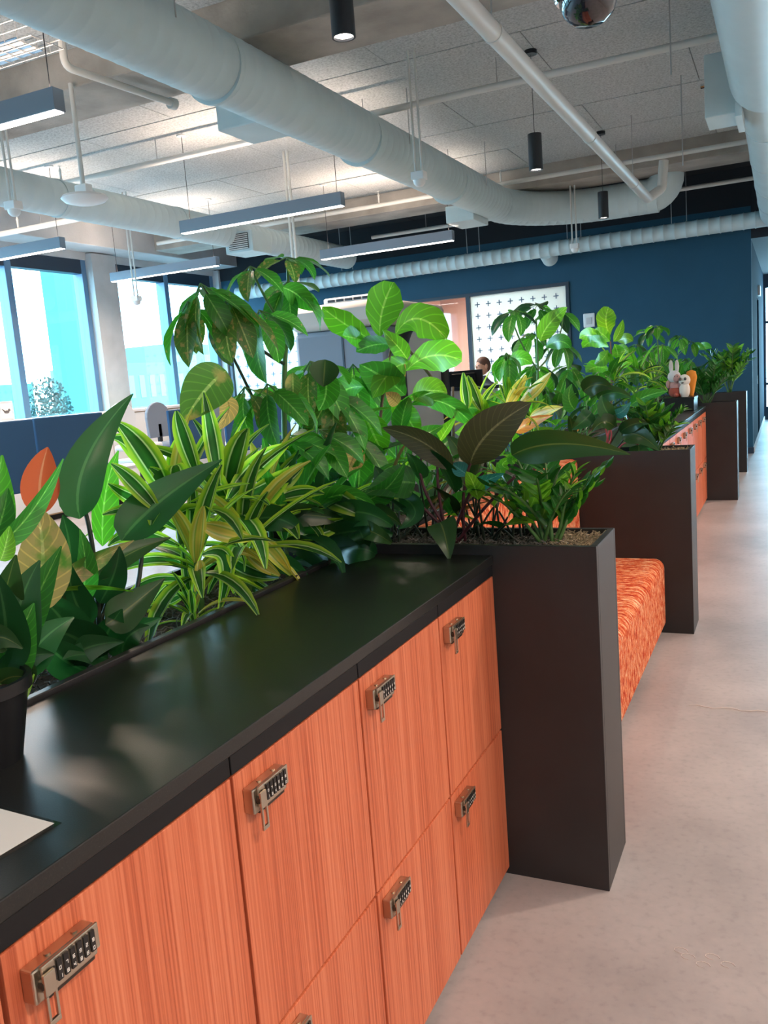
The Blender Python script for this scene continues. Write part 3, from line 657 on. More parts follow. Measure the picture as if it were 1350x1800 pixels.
def cylinder_lamp(label, x, y, z, w, size=1.35):
    t = thing('cylinder_pendant_lamp', label, 'lamp', (x, y, z))
    autosmooth(MB().lathe([(.048, .012), (.052, .0), (.062, .0), (.062, .31), (.0, .31)], (x, y, z), 24).build('shade', 'dark_metal', t), 40)
    MB().lathe([(.0, .011), (.048, .011), (.048, .014), (.0, .014)], (x, y, z), 20).build('lens', 'lamp_spot', t)
    MB().tube([(x, y, z + .31), (x, y, 4.33)], .003, 5).build('cable', 'dark_metal', t)
    autosmooth(MB().lathe([(.055, .0), (.055, .035), (.0, .035)], (x, y, 4.325), 20).build('ceiling_rose', 'dark_metal', t), 40)
    l = bpy.data.lights.new('spot_light', 'SPOT'); l.energy = w; l.spot_size = size; l.spot_blend = .6; l.color = WARM; l.shadow_soft_size = .045
    o = bpy.data.objects.new('spot_light', l); COL.objects.link(o); o.parent = t; o.location = (0, 0, -.004)
cylinder_lamp('black cylinder lamp at the top edge of the photo', -2.06, 4.27, ZL, SPOT_W)
cylinder_lamp('black cylinder lamp hanging beside the long pale pipe', -2.04, 7.98, ZL, SPOT_W)
cylinder_lamp('small far black cylinder lamp in front of the duct elbow', -2.04, 11.16, ZL, SPOT_W)
# unseen linear pendants added along the corridor to light lockers and floor
for i, lb in enumerate(('unseen added corridor linear lamp above the near lockers', 'unseen added corridor linear lamp above the orange bench', 'unseen added corridor linear lamp above the distant lockers', 'unseen added corridor linear lamp near the blue wall')):
    linear_lamp(lb, 1.95, -.9 + i * 3.9, 3.3, HALL_W, 2.0, 'y')
for i, lb in enumerate(('unseen corridor cylinder lamp beside the near lockers', 'unseen corridor cylinder lamp beside the orange bench', 'unseen corridor cylinder lamp beside the distant lockers', 'unseen corridor cylinder lamp beside the two farthest planters')):
    cylinder_lamp(lb, 1.35, .3 + 3.6 * i, ZL, HALL_SPOT_W, 2.2)  # unseen row added to light lockers and floor, placed from the planter's shadow
# unseen lamps added to light the meeting room and the small booth
t = thing('room_fill_lamp', 'added ceiling lamp lighting the meeting room behind the glass', 'lamp', (-4.8, 16.4, 3.25)); MB().box(-5.3, -4.3, 16.1, 16.7, 3.22, 3.298).build('housing', 'lamp_diffuser', t); area('lamp_light', t, (-4.8, 16.4, 3.2), 1.0, .6, 130, (1, .82, .72), 3.1)
t = thing('room_fill_lamp', 'added ceiling lamp lighting the room behind the frosted panel', 'lamp', (-9, 16.4, 3.25)); MB().box(-9.5, -8.5, 16.1, 16.7, 3.22, 3.298).build('housing', 'lamp_diffuser', t); area('lamp_light', t, (-9, 16.4, 3.2), 1.0, .6, 110, (.85, .95, 1), 3.1)

# sensors on twin rods, disc on a pole, dome camera
def sensor(label, x, y, z):
    t = thing('ceiling_sensor', label, 'sensor', (x, y, z)); 
    for s in (-.03, .03): MB().tube([(x + s, y, z + .06), (x + s, y, 4.4)], .011, 8).build('drop_rod', 'pipe_paint', t)
    MB().box(x - .06, x + .06, y - .05, y + .05, z + .02, z + .09).build('junction_box', 'white_plastic', t, bevel=.008)
    autosmooth(MB().lathe([(.0, -.035), (.03, -.03), (.05, -.008), (.055, .02), (.0, .02)], (x, y, z), 18).build('sensor_dome', 'white_plastic', t), 60)
sensor('white sensor on twin rods under the big duct', -2.9, 7.3, 3.27); sensor('white sensor on twin rods before the ribbed wall duct', -2.72, 12.6, 3.2); sensor('white sensor on twin rods at the far left', -5.98, 5.66, 3.25)
sensor('small white sensor on rods in front of the second window', -8.1, 9.6, 2.9)
t = thing('access_point', 'white disc shaped access point on a long white pole', 'access point', (-5.13, 5.6, 3.22))
MB().tube([(-5.13, 5.6, 3.3), (-5.13, 5.6, 4.1)], .019, 12).build('pole', 'pipe_paint', t); MB().box(-5.19, -5.07, 5.56, 5.64, 3.26, 3.33).build('bracket', 'white_plastic', t, bevel=.008)
autosmooth(MB().lathe([(.0, -.05), (.09, -.045), (.16, -.025), (.185, 0), (.17, .02), (.0, .035)], (-5.13, 5.6, 3.225), 28).build('disc', 'white_plastic', t), 60)
t = thing('pole', 'slim white double conduit in front of the left duct', 'pole', (-5.4, 9.3, 3))
for s in (0, .05): MB().tube([(-5.4 + s, 9.3, 2.55), (-5.4 + s, 9.3, 4.4)], .016, 8).build('conduit', 'pipe_paint', t)
MB().box(-5.45, -5.3, 9.25, 9.35, 2.48, 2.56).build('end_box', 'white_plastic', t, bevel=.006)
cx_, cy_, cz_ = -.62, 3.25, 2.845
t = thing('dome_camera', 'chrome ringed dome camera at the top edge of the photo', 'camera', (cx_, cy_, cz_))
autosmooth(MB().lathe([(.0, -.085), (.05, -.078), (.085, -.05), (.1, -.01), (.102, .02), (.0, .02)], (cx_, cy_, cz_), 30).build('dome', 'smoke_glass', t), 60)
autosmooth(MB().lathe([(.098, .0), (.112, -.012), (.122, .008), (.135, .02), (.138, .05), (.125, .07), (.0, .075)], (cx_, cy_, cz_ + .015), 30).build('ring', 'chrome', t), 60)
autosmooth(MB().lathe([(.115, .08), (.11, .2), (.04, .24), (.04, .3), (.0, .3)], (cx_, cy_, cz_), 26).build('housing', 'dark_metal', t), 50)
MB().tube([(cx_, cy_, cz_ + .28), (cx_, cy_, 4.4)], .025, 12).build('drop_pole', 'dark_metal', t)
# rods between the slab and small services
for i, (x, y, z, lb) in enumerate(((-.75, 6.9, 4.1, 'thin ceiling rod just left of the long pipe'), (-.95, 9.6, 4.0, 'thin ceiling rod near the far black lamp'))):
    tag(MB().tube([(x, y, z - .5), (x, y, 4.4)], .006, 6).build('threaded_rod', 'rod_steel'), lb, 'rod')
# ---------------------------------------------------------------- office beyond the planters
def desk(label, x0, x1, y0, y1, z, gap=.04):
    t = thing('desk', label, 'desk', ((x0 + x1) / 2, (y0 + y1) / 2, 0))
    MB().box(x0, x1, y0, y1, z - .03, z).build('desk_top', 'desk_white', t, bevel=.004)
    for y in (y0 + .12, y1 - .12):
        MB().box((x0 + x1) / 2 - .04, (x0 + x1) / 2 + .04, y - .03, y + .03, .02, z - .03).build('leg', 'light_grey', t); MB().box(x0 + .05, x1 - .05, y - .035, y + .035, 0, .02).build('foot', 'light_grey', t)
    return t
desk('white sit-stand desk with blue screens left of the planters', -6.4, -5.62, 3.6, 6.55, .98); desk('white desk behind the striped plant, with blue screens', -6.4, -5.62, 6.9, 9.4, .98)
def screen(label, y0, y1, z1, x=-5.6, mat='screen_blue'):
    t = thing('desk_screen', label, 'desk screen', (x, (y0 + y1) / 2, .9)); MB().box(x - .018, x + .018, y0, y1, .92, z1).build('panel', mat, t, bevel=.008)
    MB().box(x - .03, x + .03, (y0 + y1) / 2 - .04, (y0 + y1) / 2 + .04, .90, .95).build('clamp', 'light_grey', t)
screen('dark blue desk screen at the left photo edge', 4.0, 5.18, 1.50); screen('wide dark blue desk screen behind the tall dark leaf', 5.2, 5.98, 1.505); screen('blue desk screen behind the striped plant', 6.9, 7.45, 1.46); screen('paler blue desk screen right of the striped plant top', 7.47, 7.8, 1.5, mat='pod_grey'); screen('blue desk screen hidden behind the umbrella plant', 7.85, 9.2, 1.42)
# tall credenza below the windows and things on it
t = thing('credenza', 'long white credenza standing before the windows', 'cabinet', (-9.6, 9.5, 0))
MB().box(-9.9, -9.35, 4.5, 14.2, .08, 1.40).build('body', 'oak', t); MB().box(-9.92, -9.32, 4.48, 14.22, 1.40, 1.44).build('top', 'desk_white', t, bevel=.004); MB().box(-9.85, -9.4, 4.6, 14.1, 0, .08).build('plinth', 'black_gap', t)
for k in range(12): MB().box(-9.35, -9.335, 4.52 + k * .806, 4.52 + k * .806 + .79, .1, 1.385).build('door', 'desk_white', t, bevel=.002)
p = ax(13, 735, -9.6); t = thing('picture_frame', 'small white framed bird picture below the first window', 'picture', (p.x, p.y, 1.44))
MB().box(p.x - .02, p.x, p.y - .12, p.y + .12, 1.44, 1.70).build('frame', 'light_grey', t, bevel=.006); MB().box(p.x, p.x + .004, p.y - .09, p.y + .09, 1.47, 1.67).build('card', 'paper', t)
mb = MB().ell((p.x + .006, p.y, 1.555), (.004, .045, .022)); mb.ell((p.x + .006, p.y + .045, 1.58), (.004, .02, .018)); mb.tube([(p.x + .006, p.y - .03, 1.56), (p.x + .006, p.y - .075, 1.60)], [.012, .004], 6); mb.build('bird_print', 'ink', t)
def chair(label, x, y, zt, mat):
    t = thing('office_chair', label, 'chair', (x, y, 0)); autosmooth(MB().box(x - .22, x + .22, y - .22, y + .22, zt - .62, zt - .54).build('seat', mat, t, bevel=.03))
    mb = MB(); n = 10
    prof = [(math.cos(PI * i / n) * .24, math.sin(PI * i / n) * .2) for i in range(n + 1)]
    fr = [(x - .2, y + a, zt - .2 + b) for a, b in prof] + [(x - .2, y - .22, zt - .48), (x - .2, y + .22, zt - .48)]; bk = [(q[0] - .05, q[1], q[2]) for q in fr]; m_ = len(fr)
    mb.v = fr + bk; mb.f = [tuple(range(m_)), tuple(reversed(range(m_, 2 * m_)))] + [(i, i + m_, (i + 1) % m_ + m_, (i + 1) % m_) for i in range(m_)]; mb.build('backrest', mat, t, bevel=.012)
    MB().box(x - .24, x - .2, y - .03, y + .03, zt - .6, zt - .3).build('back_strut', 'dark_metal', t); MB().tube([(x, y, .1), (x, y, zt - .6)], .03, 10).build('column', 'dark_metal', t)
    for k in range(5): a = 2 * PI * k / 5; MB().tube([(x, y, .1), (x + .3 * math.cos(a), y + .3 * math.sin(a), .06)], [.025, .018], 8).build('leg', 'dark_metal', t); MB().ell((x + .3 * math.cos(a), y + .3 * math.sin(a), .03), (.03, .03, .03)).build('caster', 'dark_metal', t)
q = ax(297, 705, -7.6); chair('grey high office chair before the second window', q.x, q.y, q.z, 'pod_grey'); q = ax(235, 706, -7.6); chair('white high office chair before the concrete column', q.x, q.y, q.z, 'desk_white')

# grey pod with a beige roof band and a black arched opening
t = thing('meeting_pod', 'grey meeting pod with beige roof band behind the plants', 'pod', (-4.15, 8.7, 0))
X0, X1, Y0, Y1 = -4.72, -3.62, 7.95, 9.65
autosmooth(MB().box(X0 + .02, X1 - .02, Y0 + .02, Y1, 0.03, 2.14).build('body', 'pod_grey', t, bevel=.05))
autosmooth(MB().box(X0, X1, Y0, Y1 + .02, 2.145, 2.41).build('roof_band', 'pod_beige', t, bevel=.07))
MB().box(X1 - .52, X1 - .5, Y0 + .012, Y0 + .022, .1, 2.1).build('panel_joint', 'frame_dark', t); MB().box(X0 + .1, X1 - .1, Y0 + .1, Y1 - .1, 0, .03).build('base', 'black_gap', t)
v_ = MB().box(X0 + .36, X1 - .2, Y0 + .1, Y0 + .6, 2.405, 2.47).build('roof_vent', 'desk_white', t, bevel=.02)
for k in range(5): MB().box(X0 + .42 + k * .1, X0 + .5 + k * .1, Y0 + .09, Y0 + .1, 2.425, 2.45).build('vent_slot', 'dark_metal', v_)
arc = [(X1 + .01, (Y0 + Y1) / 2 + .62 * math.cos(a), 1.66 + .55 * math.sin(a)) for a in [PI * i / 18 for i in range(19)]]; arc = [(X1 + .01, arc[0][1], .05)] + arc + [(X1 + .01, arc[-1][1], .05)]
autosmooth(MB().tube(arc, .075, 10).build('arch_frame', 'dark_metal', t))
mb = MB(); pl = [(X1 + .0, a[1], a[2]) for a in arc]; mb.v = pl + [(X1 + .012, a[1], a[2]) for a in arc]; m_ = len(pl); mb.f = [tuple(range(m_)), tuple(reversed(range(m_, 2 * m_)))] + [(i, (i + 1) % m_, (i + 1) % m_ + m_, i + m_) for i in range(m_)]
mb.build('arch_glass', 'light_grey', t)

# sit-stand desk with monitor and the person behind it
t = desk('white sit-stand desk carrying the black monitor', -4.6, -3.1, 9.9, 10.6, 1.22)
MB().box(-4.6, -3.1, 9.84, 9.86, .5, 1.40).build('modesty_panel', 'desk_white', t, bevel=.004); MB().box(-4.62, -3.08, 9.82, 9.9, 1.40, 1.44).build('cap_rail', 'frame_dark', t)
t = thing('monitor', 'black computer monitor seen from behind before the window', 'monitor', (-3.64, 10.05, 1.22))
MB().box(-3.94, -3.34, 10.03, 10.06, 1.28, 1.635).build('display', 'dark_metal', t, bevel=.006); MB().box(-3.86, -3.42, 10.0, 10.03, 1.36, 1.60).build('rear_housing', 'black_powder', t, bevel=.01)
MB().box(-3.68, -3.60, 10.03, 10.08, 1.23, 1.4).build('stand', 'dark_metal', t); MB().box(-3.76, -3.52, 9.98, 10.16, 1.22, 1.232).build('foot', 'dark_metal', t); MB().box(-3.78, -3.72, 9.985, 10.0, 1.575, 1.625).build('camera_mount', 'black_gap', t)
def person(label, x, y, facing):
    t = thing('person', label, 'person', (x, y, 0)); H = 1.79
    pts = [(0, 0, .95), (0, 0, 1.15), (0, 0, 1.38), (0, .0, 1.50), (0, .015, 1.56), (.09, 0, .90), (.1, .02, .5), (.1, -.02, .1), (.1, .12, .04), (-.09, 0, .90), (-.1, .02, .5), (-.1, -.02, .1), (-.1, .12, .04), (.19, 0, 1.42), (.24, -.02, 1.16), (.2, .2, 1.2), (-.19, 0, 1.42), (-.24, -.02, 1.16), (-.2, .2, 1.2)]
    rr = [.15, .135, .155, .06, .055, .09, .06, .045, .04, .09, .06, .045, .04, .06, .048, .036, .06, .048, .036]
    ed = [(0, 1), (1, 2), (2, 3), (3, 4), (0, 5), (5, 6), (6, 7), (7, 8), (0, 9), (9, 10), (10, 11), (11, 12), (2, 13), (13, 14), (14, 15), (2, 16), (16, 17), (17, 18)]
    me = bpy.data.meshes.new('body'); me.from_pydata(pts, ed, []); me.materials.append(MATS['shirt'])
    o = link('body', me, t, 0, False); o.rotation_euler.z = facing
    md = o.modifiers.new('skin', 'SKIN'); md.use_smooth_shade = True
    for i, sv in enumerate(me.skin_vertices[0].data): sv.radius = (rr[i], rr[i] * .8); sv.use_root = (i == 0)
    o.modifiers.new('sub', 'SUBSURF').levels = 1
    o.modifiers['sub'].render_levels = 1
    def hp(mb, n, mat): h = mb.build(n, mat, None, smooth=True); h.parent = t; h.location = (0, 0, 0); h.rotation_euler.z = facing; return h
    hp(MB().ell((0, .02, 1.675), (.072, .09, .115), 20, 14).ell((0, .112, 1.665), (.013, .018, .018)).ell((.075, .01, 1.67), (.012, .022, .034)).ell((-.075, .01, 1.67), (.012, .022, .034)), 'head', 'skin')
    hp(MB().ell((0, .005, 1.715), (.082, .095, .085), 20, 12).ell((0, -.035, 1.68), (.076, .062, .09), 16, 10), 'hair', 'hair')
    hp(MB().ell((.028, .10, 1.685), (.011, .008, .007)).ell((-.028, .10, 1.685), (.011, .008, .007)).ell((0, .105, 1.625), (.022, .008, .006)), 'face_features', 'ink')
    for s in (1, -1):
        mb = MB().ell((s * .2, .235, 1.21), (.035, .05, .014))
        for k in range(4): mb.tube([(s * .2 + (k - 1.5) * .018, .27, 1.21), (s * .2 + (k - 1.5) * .02, .31, 1.212), (s * .2 + (k - 1.5) * .02, .335 - .01 * abs(k - 1.5), 1.2)], [.009, .0085, .007], 8)
        mb.tube([(s * .165, .23, 1.21), (s * .14, .265, 1.205)], [.01, .008], 8); hp(mb, 'hand', 'skin')
    return t
person('person with short brown hair behind the monitor', -3.62, 10.95, PI * .80)

# plush rabbit and small toys on the distant counter
P = ax(1186, 700, -1.06); P.z = 1.19
b_ = thing('toy_stand', 'low black box under the toys on the distant counter', 'box', (P.x + .1, P.y + .05, 1.05)); MB().box(P.x - .12, P.x + .20, P.y - .14, P.y + .26, 1.05, 1.19).build('box', 'pot_black', b_, bevel=.005); MB().box(P.x - .125, P.x + .205, P.y - .145, P.y + .265, 1.165, 1.188).build('lid', 'pot_black', b_)
t = thing('plush_rabbit', 'white plush rabbit in red trousers on the distant counter', 'toy', P)
def pe(c, r, n, mat): return MB().ell(c, r, 16, 10).build(n, mat, t, smooth=True, local=True)
def pl(*cs):
    mb = MB()
    for c, r in cs: mb.ell((P.x + c[0], P.y + c[1], P.z + c[2]), r, 16, 10)
    return mb
S = 1.2
pl(((0, 0, .05 * S), (.05 * S, .05 * S, .05 * S)), ((.02 * S, -.05 * S, .02 * S), (.02 * S, .035 * S, .02 * S)), ((.05 * S, .0, .02 * S), (.02 * S, .035 * S, .02 * S))).build('trousers', 'plush_red', t, smooth=True)
pl(((0, 0, .1 * S), (.045 * S, .042 * S, .045 * S))).build('body', 'plush_pink', t, smooth=True)
pl(((0, 0, .175 * S), (.055 * S, .05 * S, .055 * S))).build('head', 'plush_white', t, smooth=True); pl(((.02 * S, -.03 * S, .165 * S), (.032 * S, .026 * S, .035 * S))).build('face', 'plush_pink', t, smooth=True)
for s in (-1, 1): pl(((s * .024 * S, 0, .262 * S), (.018 * S, .013 * S, .058 * S))).build('ear', 'plush_white', t, smooth=True); pl(((s * .05 * S, -.02 * S, .115 * S), (.018 * S, .018 * S, .035 * S))).build('arm', 'plush_pink', t, smooth=True)
pl(((.032 * S, -.055 * S, .18 * S), (.005, .005, .006)), ((.01 * S, -.055 * S, .18 * S), (.005, .005, .006))).build('eyes', 'ink', t, smooth=True)
P2 = V((P.x + .10, P.y - .02, 1.19)); t = thing('plush_ball', 'small round cream toy with dark eyes beside the plush rabbit', 'toy', P2)
MB().ell((P2.x, P2.y, P2.z + .07), (.055, .05, .09), 16, 10).ell((P2.x, P2.y, P2.z + .17), (.06, .055, .06), 16, 10).build('body', 'paper', t, smooth=True); MB().ell((P2.x + .015, P2.y - .062, P2.z + .185), (.013, .008, .016)).ell((P2.x - .035, P2.y - .058, P2.z + .185), (.013, .008, .016)).ell((P2.x - .012, P2.y - .065, P2.z + .145), (.014, .006, .008)).build('face', 'ink', t, smooth=True)
P3 = V((P.x + .15, P.y + .17, 1.19)); t = thing('toy_cone', 'orange cone shaped toy behind the cream toy', 'toy', P3)
autosmooth(MB().lathe([(.02, 0), (.045, .12), (.058, .19), (.045, .25), (.0, .27)], P3, 16).build('cone', 'plush_orange', t), 60); MB().tube([P3 + V((0, 0, .265)), P3 + V((0, 0, .31))], [.012, .006], 6).build('stalk', 'stem_green', t)

# ---------------------------------------------------------------- outside the windows
def block(label, x0, x1, y0, y1, z0, z1, mat, cols=0, rows=0):
    t = thing('building', label, 'building', ((x0 + x1) / 2, (y0 + y1) / 2, z0)); MB().box(x0, x1, y0, y1, z0, z1).build('wall', mat, t)
    for i in range(cols):
        for j in range(rows):
            ya = y0 + (y1 - y0) * (i + .25) / cols; yb = y0 + (y1 - y0) * (i + .75) / cols; za = z0 + (z1 - z0) * (j + .3) / rows; zb = z0 + (z1 - z0) * (j + .75) / rows
            MB().box(x1, x1 + .05, ya, yb, za, zb).build('window', 'frame_blue', t)
a, b = ax(104, 560, -15), ax(163, 560, -15)
block('pale cyan tower face right of the first mullion', -15.4, -15, a.y, b.y + .35, -12, 12, 'building_pale')
a, b = ax(-30, 700, -60), ax(60, 700, -60); block('low pale building far outside the first window', -70, -60, a.y, b.y, -15, 3.6, 'building_pale', 5, 3)
a, b = ax(225, 700, -60), ax(330, 700, -60); block('white distant building outside the second window', -70, -60, a.y, b.y, -15, 5.2, 'building_white', 6, 4)
a, b = ax(300, 700, -75), ax(420, 700, -75); block('wide pale building on the horizon outside the second window', -85, -75, a.y, b.y + 10, -15, 8.5, 'building_white', 7, 4)
g_ = tag(MB().box(-300, -11, -200, 400, -12.2, -12).build('street_ground', 'building_white'), kind='structure'); g_.name = 'floor_street'
c = ax(82, 700, -13.6); t = thing('tree', 'small leafy tree outside the first window', 'tree', (c.x, c.y, -12))
MB().tube([(c.x, c.y, -12), (c.x + .1, c.y, -5), (c.x, c.y, .9)], [.2, .14, .05], 8).build('trunk', 'bark', t)
mb = MB()
for k in range(1500):
    d = V((random.gauss(0, 1), random.gauss(0, 1), random.gauss(0, 1))).normalized() * random.random() ** .4; p = V((c.x + d.x * .6, c.y + d.y * .42, 1.25 + d.z * .95)); s = .05; n = len(mb.v)
    u = V((random.gauss(0, 1), random.gauss(0, 1), random.gauss(0, 1))).normalized(); w = u.orthogonal().normalized()
    mb.v += [tuple(p - u * s), tuple(p + w * s * .5), tuple(p + u * s), tuple(p - w * s * .5)]; mb.f.append((n, n + 1, n + 2, n + 3))
tag(mb.build('foliage', 'tree_leaf', t), kind='stuff')
# ---------------------------------------------------------------- plants
def prof(shape, t):
    if shape == 'strap': return max(0, math.sin(PI * min(1, t * .93 + .04)) ** .75) * (1 - .25 * t) * 1.12
    if shape == 'lance': return (math.sin(PI * t ** .62) ** .85) if 0 < t < 1 else 0
    if shape == 'oval': return math.sin(PI * t ** .85) ** .72 if 0 < t < 1 else 0
    if shape == 'fiddle': return (math.sin(PI * t ** 1.35) ** .6) * (1 + .05 * math.sin(t * 21)) if 0 < t < 1 else 0
    if shape == 'heart': return (math.sin(PI * t ** .42) ** .8) if 0 < t < 1 else 0
    return math.sin(PI * t)
def leaf_grid(spine, sides, norms, widths, fold, wave, nw, rng):
    vs, fs, uvs = [], [], []; nl = len(spine) - 1; ph = rng.uniform(0, 6)
    for i in range(nl + 1):
        t = i / nl
        for j in range(nw + 1):
            u = 2 * j / nw - 1; w = widths[i] / 2
            h = fold * abs(u) ** 1.3 * w + wave * math.sin(t * 13 + ph + u) * abs(u) * (widths[nl // 2]) * .5
            vs.append(tuple(spine[i] + sides[i] * (u * w * math.cos(min(1.2, abs(fold) * .5))) + norms[i] * h)); uvs.append(((u + 1) / 2, t))
    for i in range(nl):
        for j in range(nw):
            a = i * (nw + 1) + j; fs.append((a, a + 1, a + nw + 2, a + nw + 1))
    return vs, fs, uvs
def leaf_from(vs, fs, uvs, mat):
    me = bpy.data.meshes.new('leaf'); me.from_pydata(vs, [], fs); me.materials.append(MATS[mat])
    l = me.uv_layers.new(name='UVMap'); l.data.foreach_set('uv', [c for q in fs for k in q for c in uvs[k]])
    me.polygons.foreach_set('use_smooth', [True] * len(me.polygons)); me.update(); return me
LIB = {}
def lib(shape, mat, ratio, bend, fold, wave, var=0, nl=8, nw=4):
    key = (shape, mat, ratio, bend, fold, wave, var)
    if key in LIB: return LIB[key]
    rng = random.Random(hash((shape, round(bend * 100), var)) & 0xffff)
    sp, sd, nm, wd = [], [], [], []; p = V((0, 0, 0)); a0 = bend * .12; tw = rng.uniform(-.25, .25); sway = rng.uniform(-.25, .25)
    for i in range(nl + 1):
        t = i / nl; a = a0 - bend * t ** 1.25; yaw = sway * t
        d = V((math.sin(yaw) * math.cos(a), math.cos(a) * math.cos(yaw), math.sin(a)))
        if i: p = p + d / nl
        s = V((math.cos(yaw), -math.sin(yaw), 0)); n = s.cross(d).normalized(); q = Matrix.Rotation(tw * t, 3, d)
        sp.append(p.copy()); sd.append(q @ s); nm.append(q @ n); wd.append(max(.004, ratio * prof(shape, t)))
    LIB[key] = leaf_from(*leaf_grid(sp, sd, nm, wd, fold, wave, nw, rng), mat); return LIB[key]
def place(plant, me, P, d, L, up=V((0, 0, 1)), roll=0, name='leaf'):
    d = V(d).normalized(); x = d.cross(up)
    if x.length < 1e-3: x = d.orthogonal()
    x.normalize(); z = x.cross(d); q = Matrix.Rotation(roll, 3, d); x = q @ x; z = q @ z
    o = bpy.data.objects.new(name, me); COL.objects.link(o); o.parent = plant; l = V(P) - wloc(plant)
    o.matrix_basis = Matrix(((x.x * L, d.x * L, z.x * L, l.x), (x.y * L, d.y * L, z.y * L, l.y), (x.z * L, d.z * L, z.z * L, l.z), (0, 0, 0, 1))); return o
def hero(plant, mat, p0, p1, p2, wpx, shape='lance', turn=0, fold=.25, wave=0, nl=14, nw=6, label=None):
    p0, p1, p2 = V(p0), V(p1), V(p2); c = p1 * 2 - (p0 + p2) / 2; view = (CAM - p1); dist = -view.dot(V(RC[2])); W = wpx * dist / FPX
    view.normalize(); sp, sd, nm, wd = [], [], [], []; rng = random.Random(int(abs(p0.x * 1e4 + p2.z * 1e3)))
    for i in range(nl + 1):
        t = i / nl; p = p0 * (1 - t) ** 2 + c * 2 * t * (1 - t) + p2 * t * t; d = ((c - p0) * (1 - t) + (p2 - c) * t).normalized()
        s = d.cross(view).normalized(); q = Matrix.Rotation(turn, 3, d); s = q @ s; n = s.cross(d).normalized()
        sp.append(p); sd.append(s); nm.append(n); wd.append(max(.003, W * prof(shape, t)))
    vs, fs, uvs = leaf_grid(sp, sd, nm, wd, fold, wave, nw, rng); o0 = wloc(plant)
    vs = [tuple(V(v) - p0) for v in vs]; o = link('leaf', leaf_from(vs, fs, uvs, mat), plant, 0, False); o.location = p0 - o0
    if label: o['label'] = label
    return o
def stem(plant, pts, r, mat='stem_green', name='stem', seg=7):
    pts = [V(p) for p in pts]
    if len(pts) == 3:
        a, b, c = pts; k = b * 2 - (a + c) / 2; pts = [a * (1 - t) ** 2 + k * 2 * t * (1 - t) + c * t * t for t in [i / 8 for i in range(9)]]
    rr = r if hasattr(r, '__len__') else (r, r * .75); n = len(pts) - 1
    return MB().tube(pts, [rr[0] + (rr[1] - rr[0]) * i / n for i in range(n + 1)], seg).build(name, mat, plant, smooth=True)
R = random.Random(11)
def rosette(plant, c, n, L, mats, ratio=.17, up=.9, lean=V((0, 0, 0)), shape='strap', spread=1.0):
    for i in range(n):
        az_ = i * 2.399 + R.uniform(-.3, .3); f = (i + .5) / n; el = 1.35 - f * 1.55 * spread + R.uniform(-.15, .15)
        d = V((math.cos(az_) * math.cos(el), math.sin(az_) * math.cos(el), math.sin(el))) + lean; m = R.choice(mats); bend = R.choice((.5, .8, 1.2)) * (.5 + f * .8); bend = round(bend * 3) / 3
        place(plant, lib(shape, m, ratio, bend, .45, .02, R.randrange(2)), V(c) + V((0, 0, -.05 * f)), d, L * R.uniform(.75, 1.15), roll=R.uniform(-.3, .3))
def palmate(plant, c, n, L, mats, ax_=V((0, 0, 1)), droop=.5, ratio=.46, petiole=.22):
    ax_ = V(ax_).normalized(); u = ax_.orthogonal().normalized(); w = ax_.cross(u); off = R.uniform(0, 6)
    for i in range(n):
        a = off + 2 * PI * i / n + R.uniform(-.15, .15); dr = droop + R.uniform(-.2, .2)
        d = (u * math.cos(a) + w * math.sin(a)) * math.cos(dr) - ax_ * math.sin(dr); b = V(c) + d * L * petiole
        me = lib('oval', R.choice(mats), ratio, R.choice((.35, .7, 1.05)), .3, .05, R.randrange(3))
        place(plant, me, b, d, L * R.uniform(.8, 1.15), up=ax_ if abs(d.dot(ax_)) < .97 else u, roll=R.uniform(-.25, .25))
        MB().tube([c, b], .0022, 5).build('leaf_stalk', 'stem_green', plant)
def zz(plant, c, n, H, mats, LL, tilt=.5, azr=(0, 6.28)):
    for k in range(n):
        a = azr[0] + (azr[1] - azr[0]) * (k + R.uniform(.1, .9)) / n; ti = tilt * R.uniform(.25, 1.1); h = H * R.uniform(.75, 1.1)
        b = V(c) + V((R.uniform(-.03, .03), R.uniform(-.03, .03), 0)); tip = b + V((math.cos(a) * math.sin(ti), math.sin(a) * math.sin(ti), math.cos(ti))) * h; mid = (b + tip) / 2 + V((0, 0, .12 * h)); ctl = mid * 2 - (b + tip) / 2
        stem(plant, [b, mid, tip], (.0065, .003), 'stem_green'); m = 9
        side0 = V((-math.sin(a), math.cos(a), 0))
        for i in range(m):
            t = .28 + .72 * i / (m - 1); p = b * (1 - t) ** 2 + ctl * 2 * t * (1 - t) + tip * t * t; dd = ((ctl - b) * (1 - t) + (tip - ctl) * t).normalized(); mm = R.choice(mats)
            for s in (-1, 1):
                d = side0 * s * .75 + dd * .75 + V((R.uniform(-.2, .2), R.uniform(-.2, .2), R.uniform(-.1, .25)))
                place(plant, lib('oval', mm, .36, .35, .35, 0, R.randrange(2), 6, 4), p, d, LL * (1.05 - .35 * t) * R.uniform(.85, 1.15), up=dd.cross(side0) * s + V((0, 0, .5)), roll=R.uniform(-.3, .3))
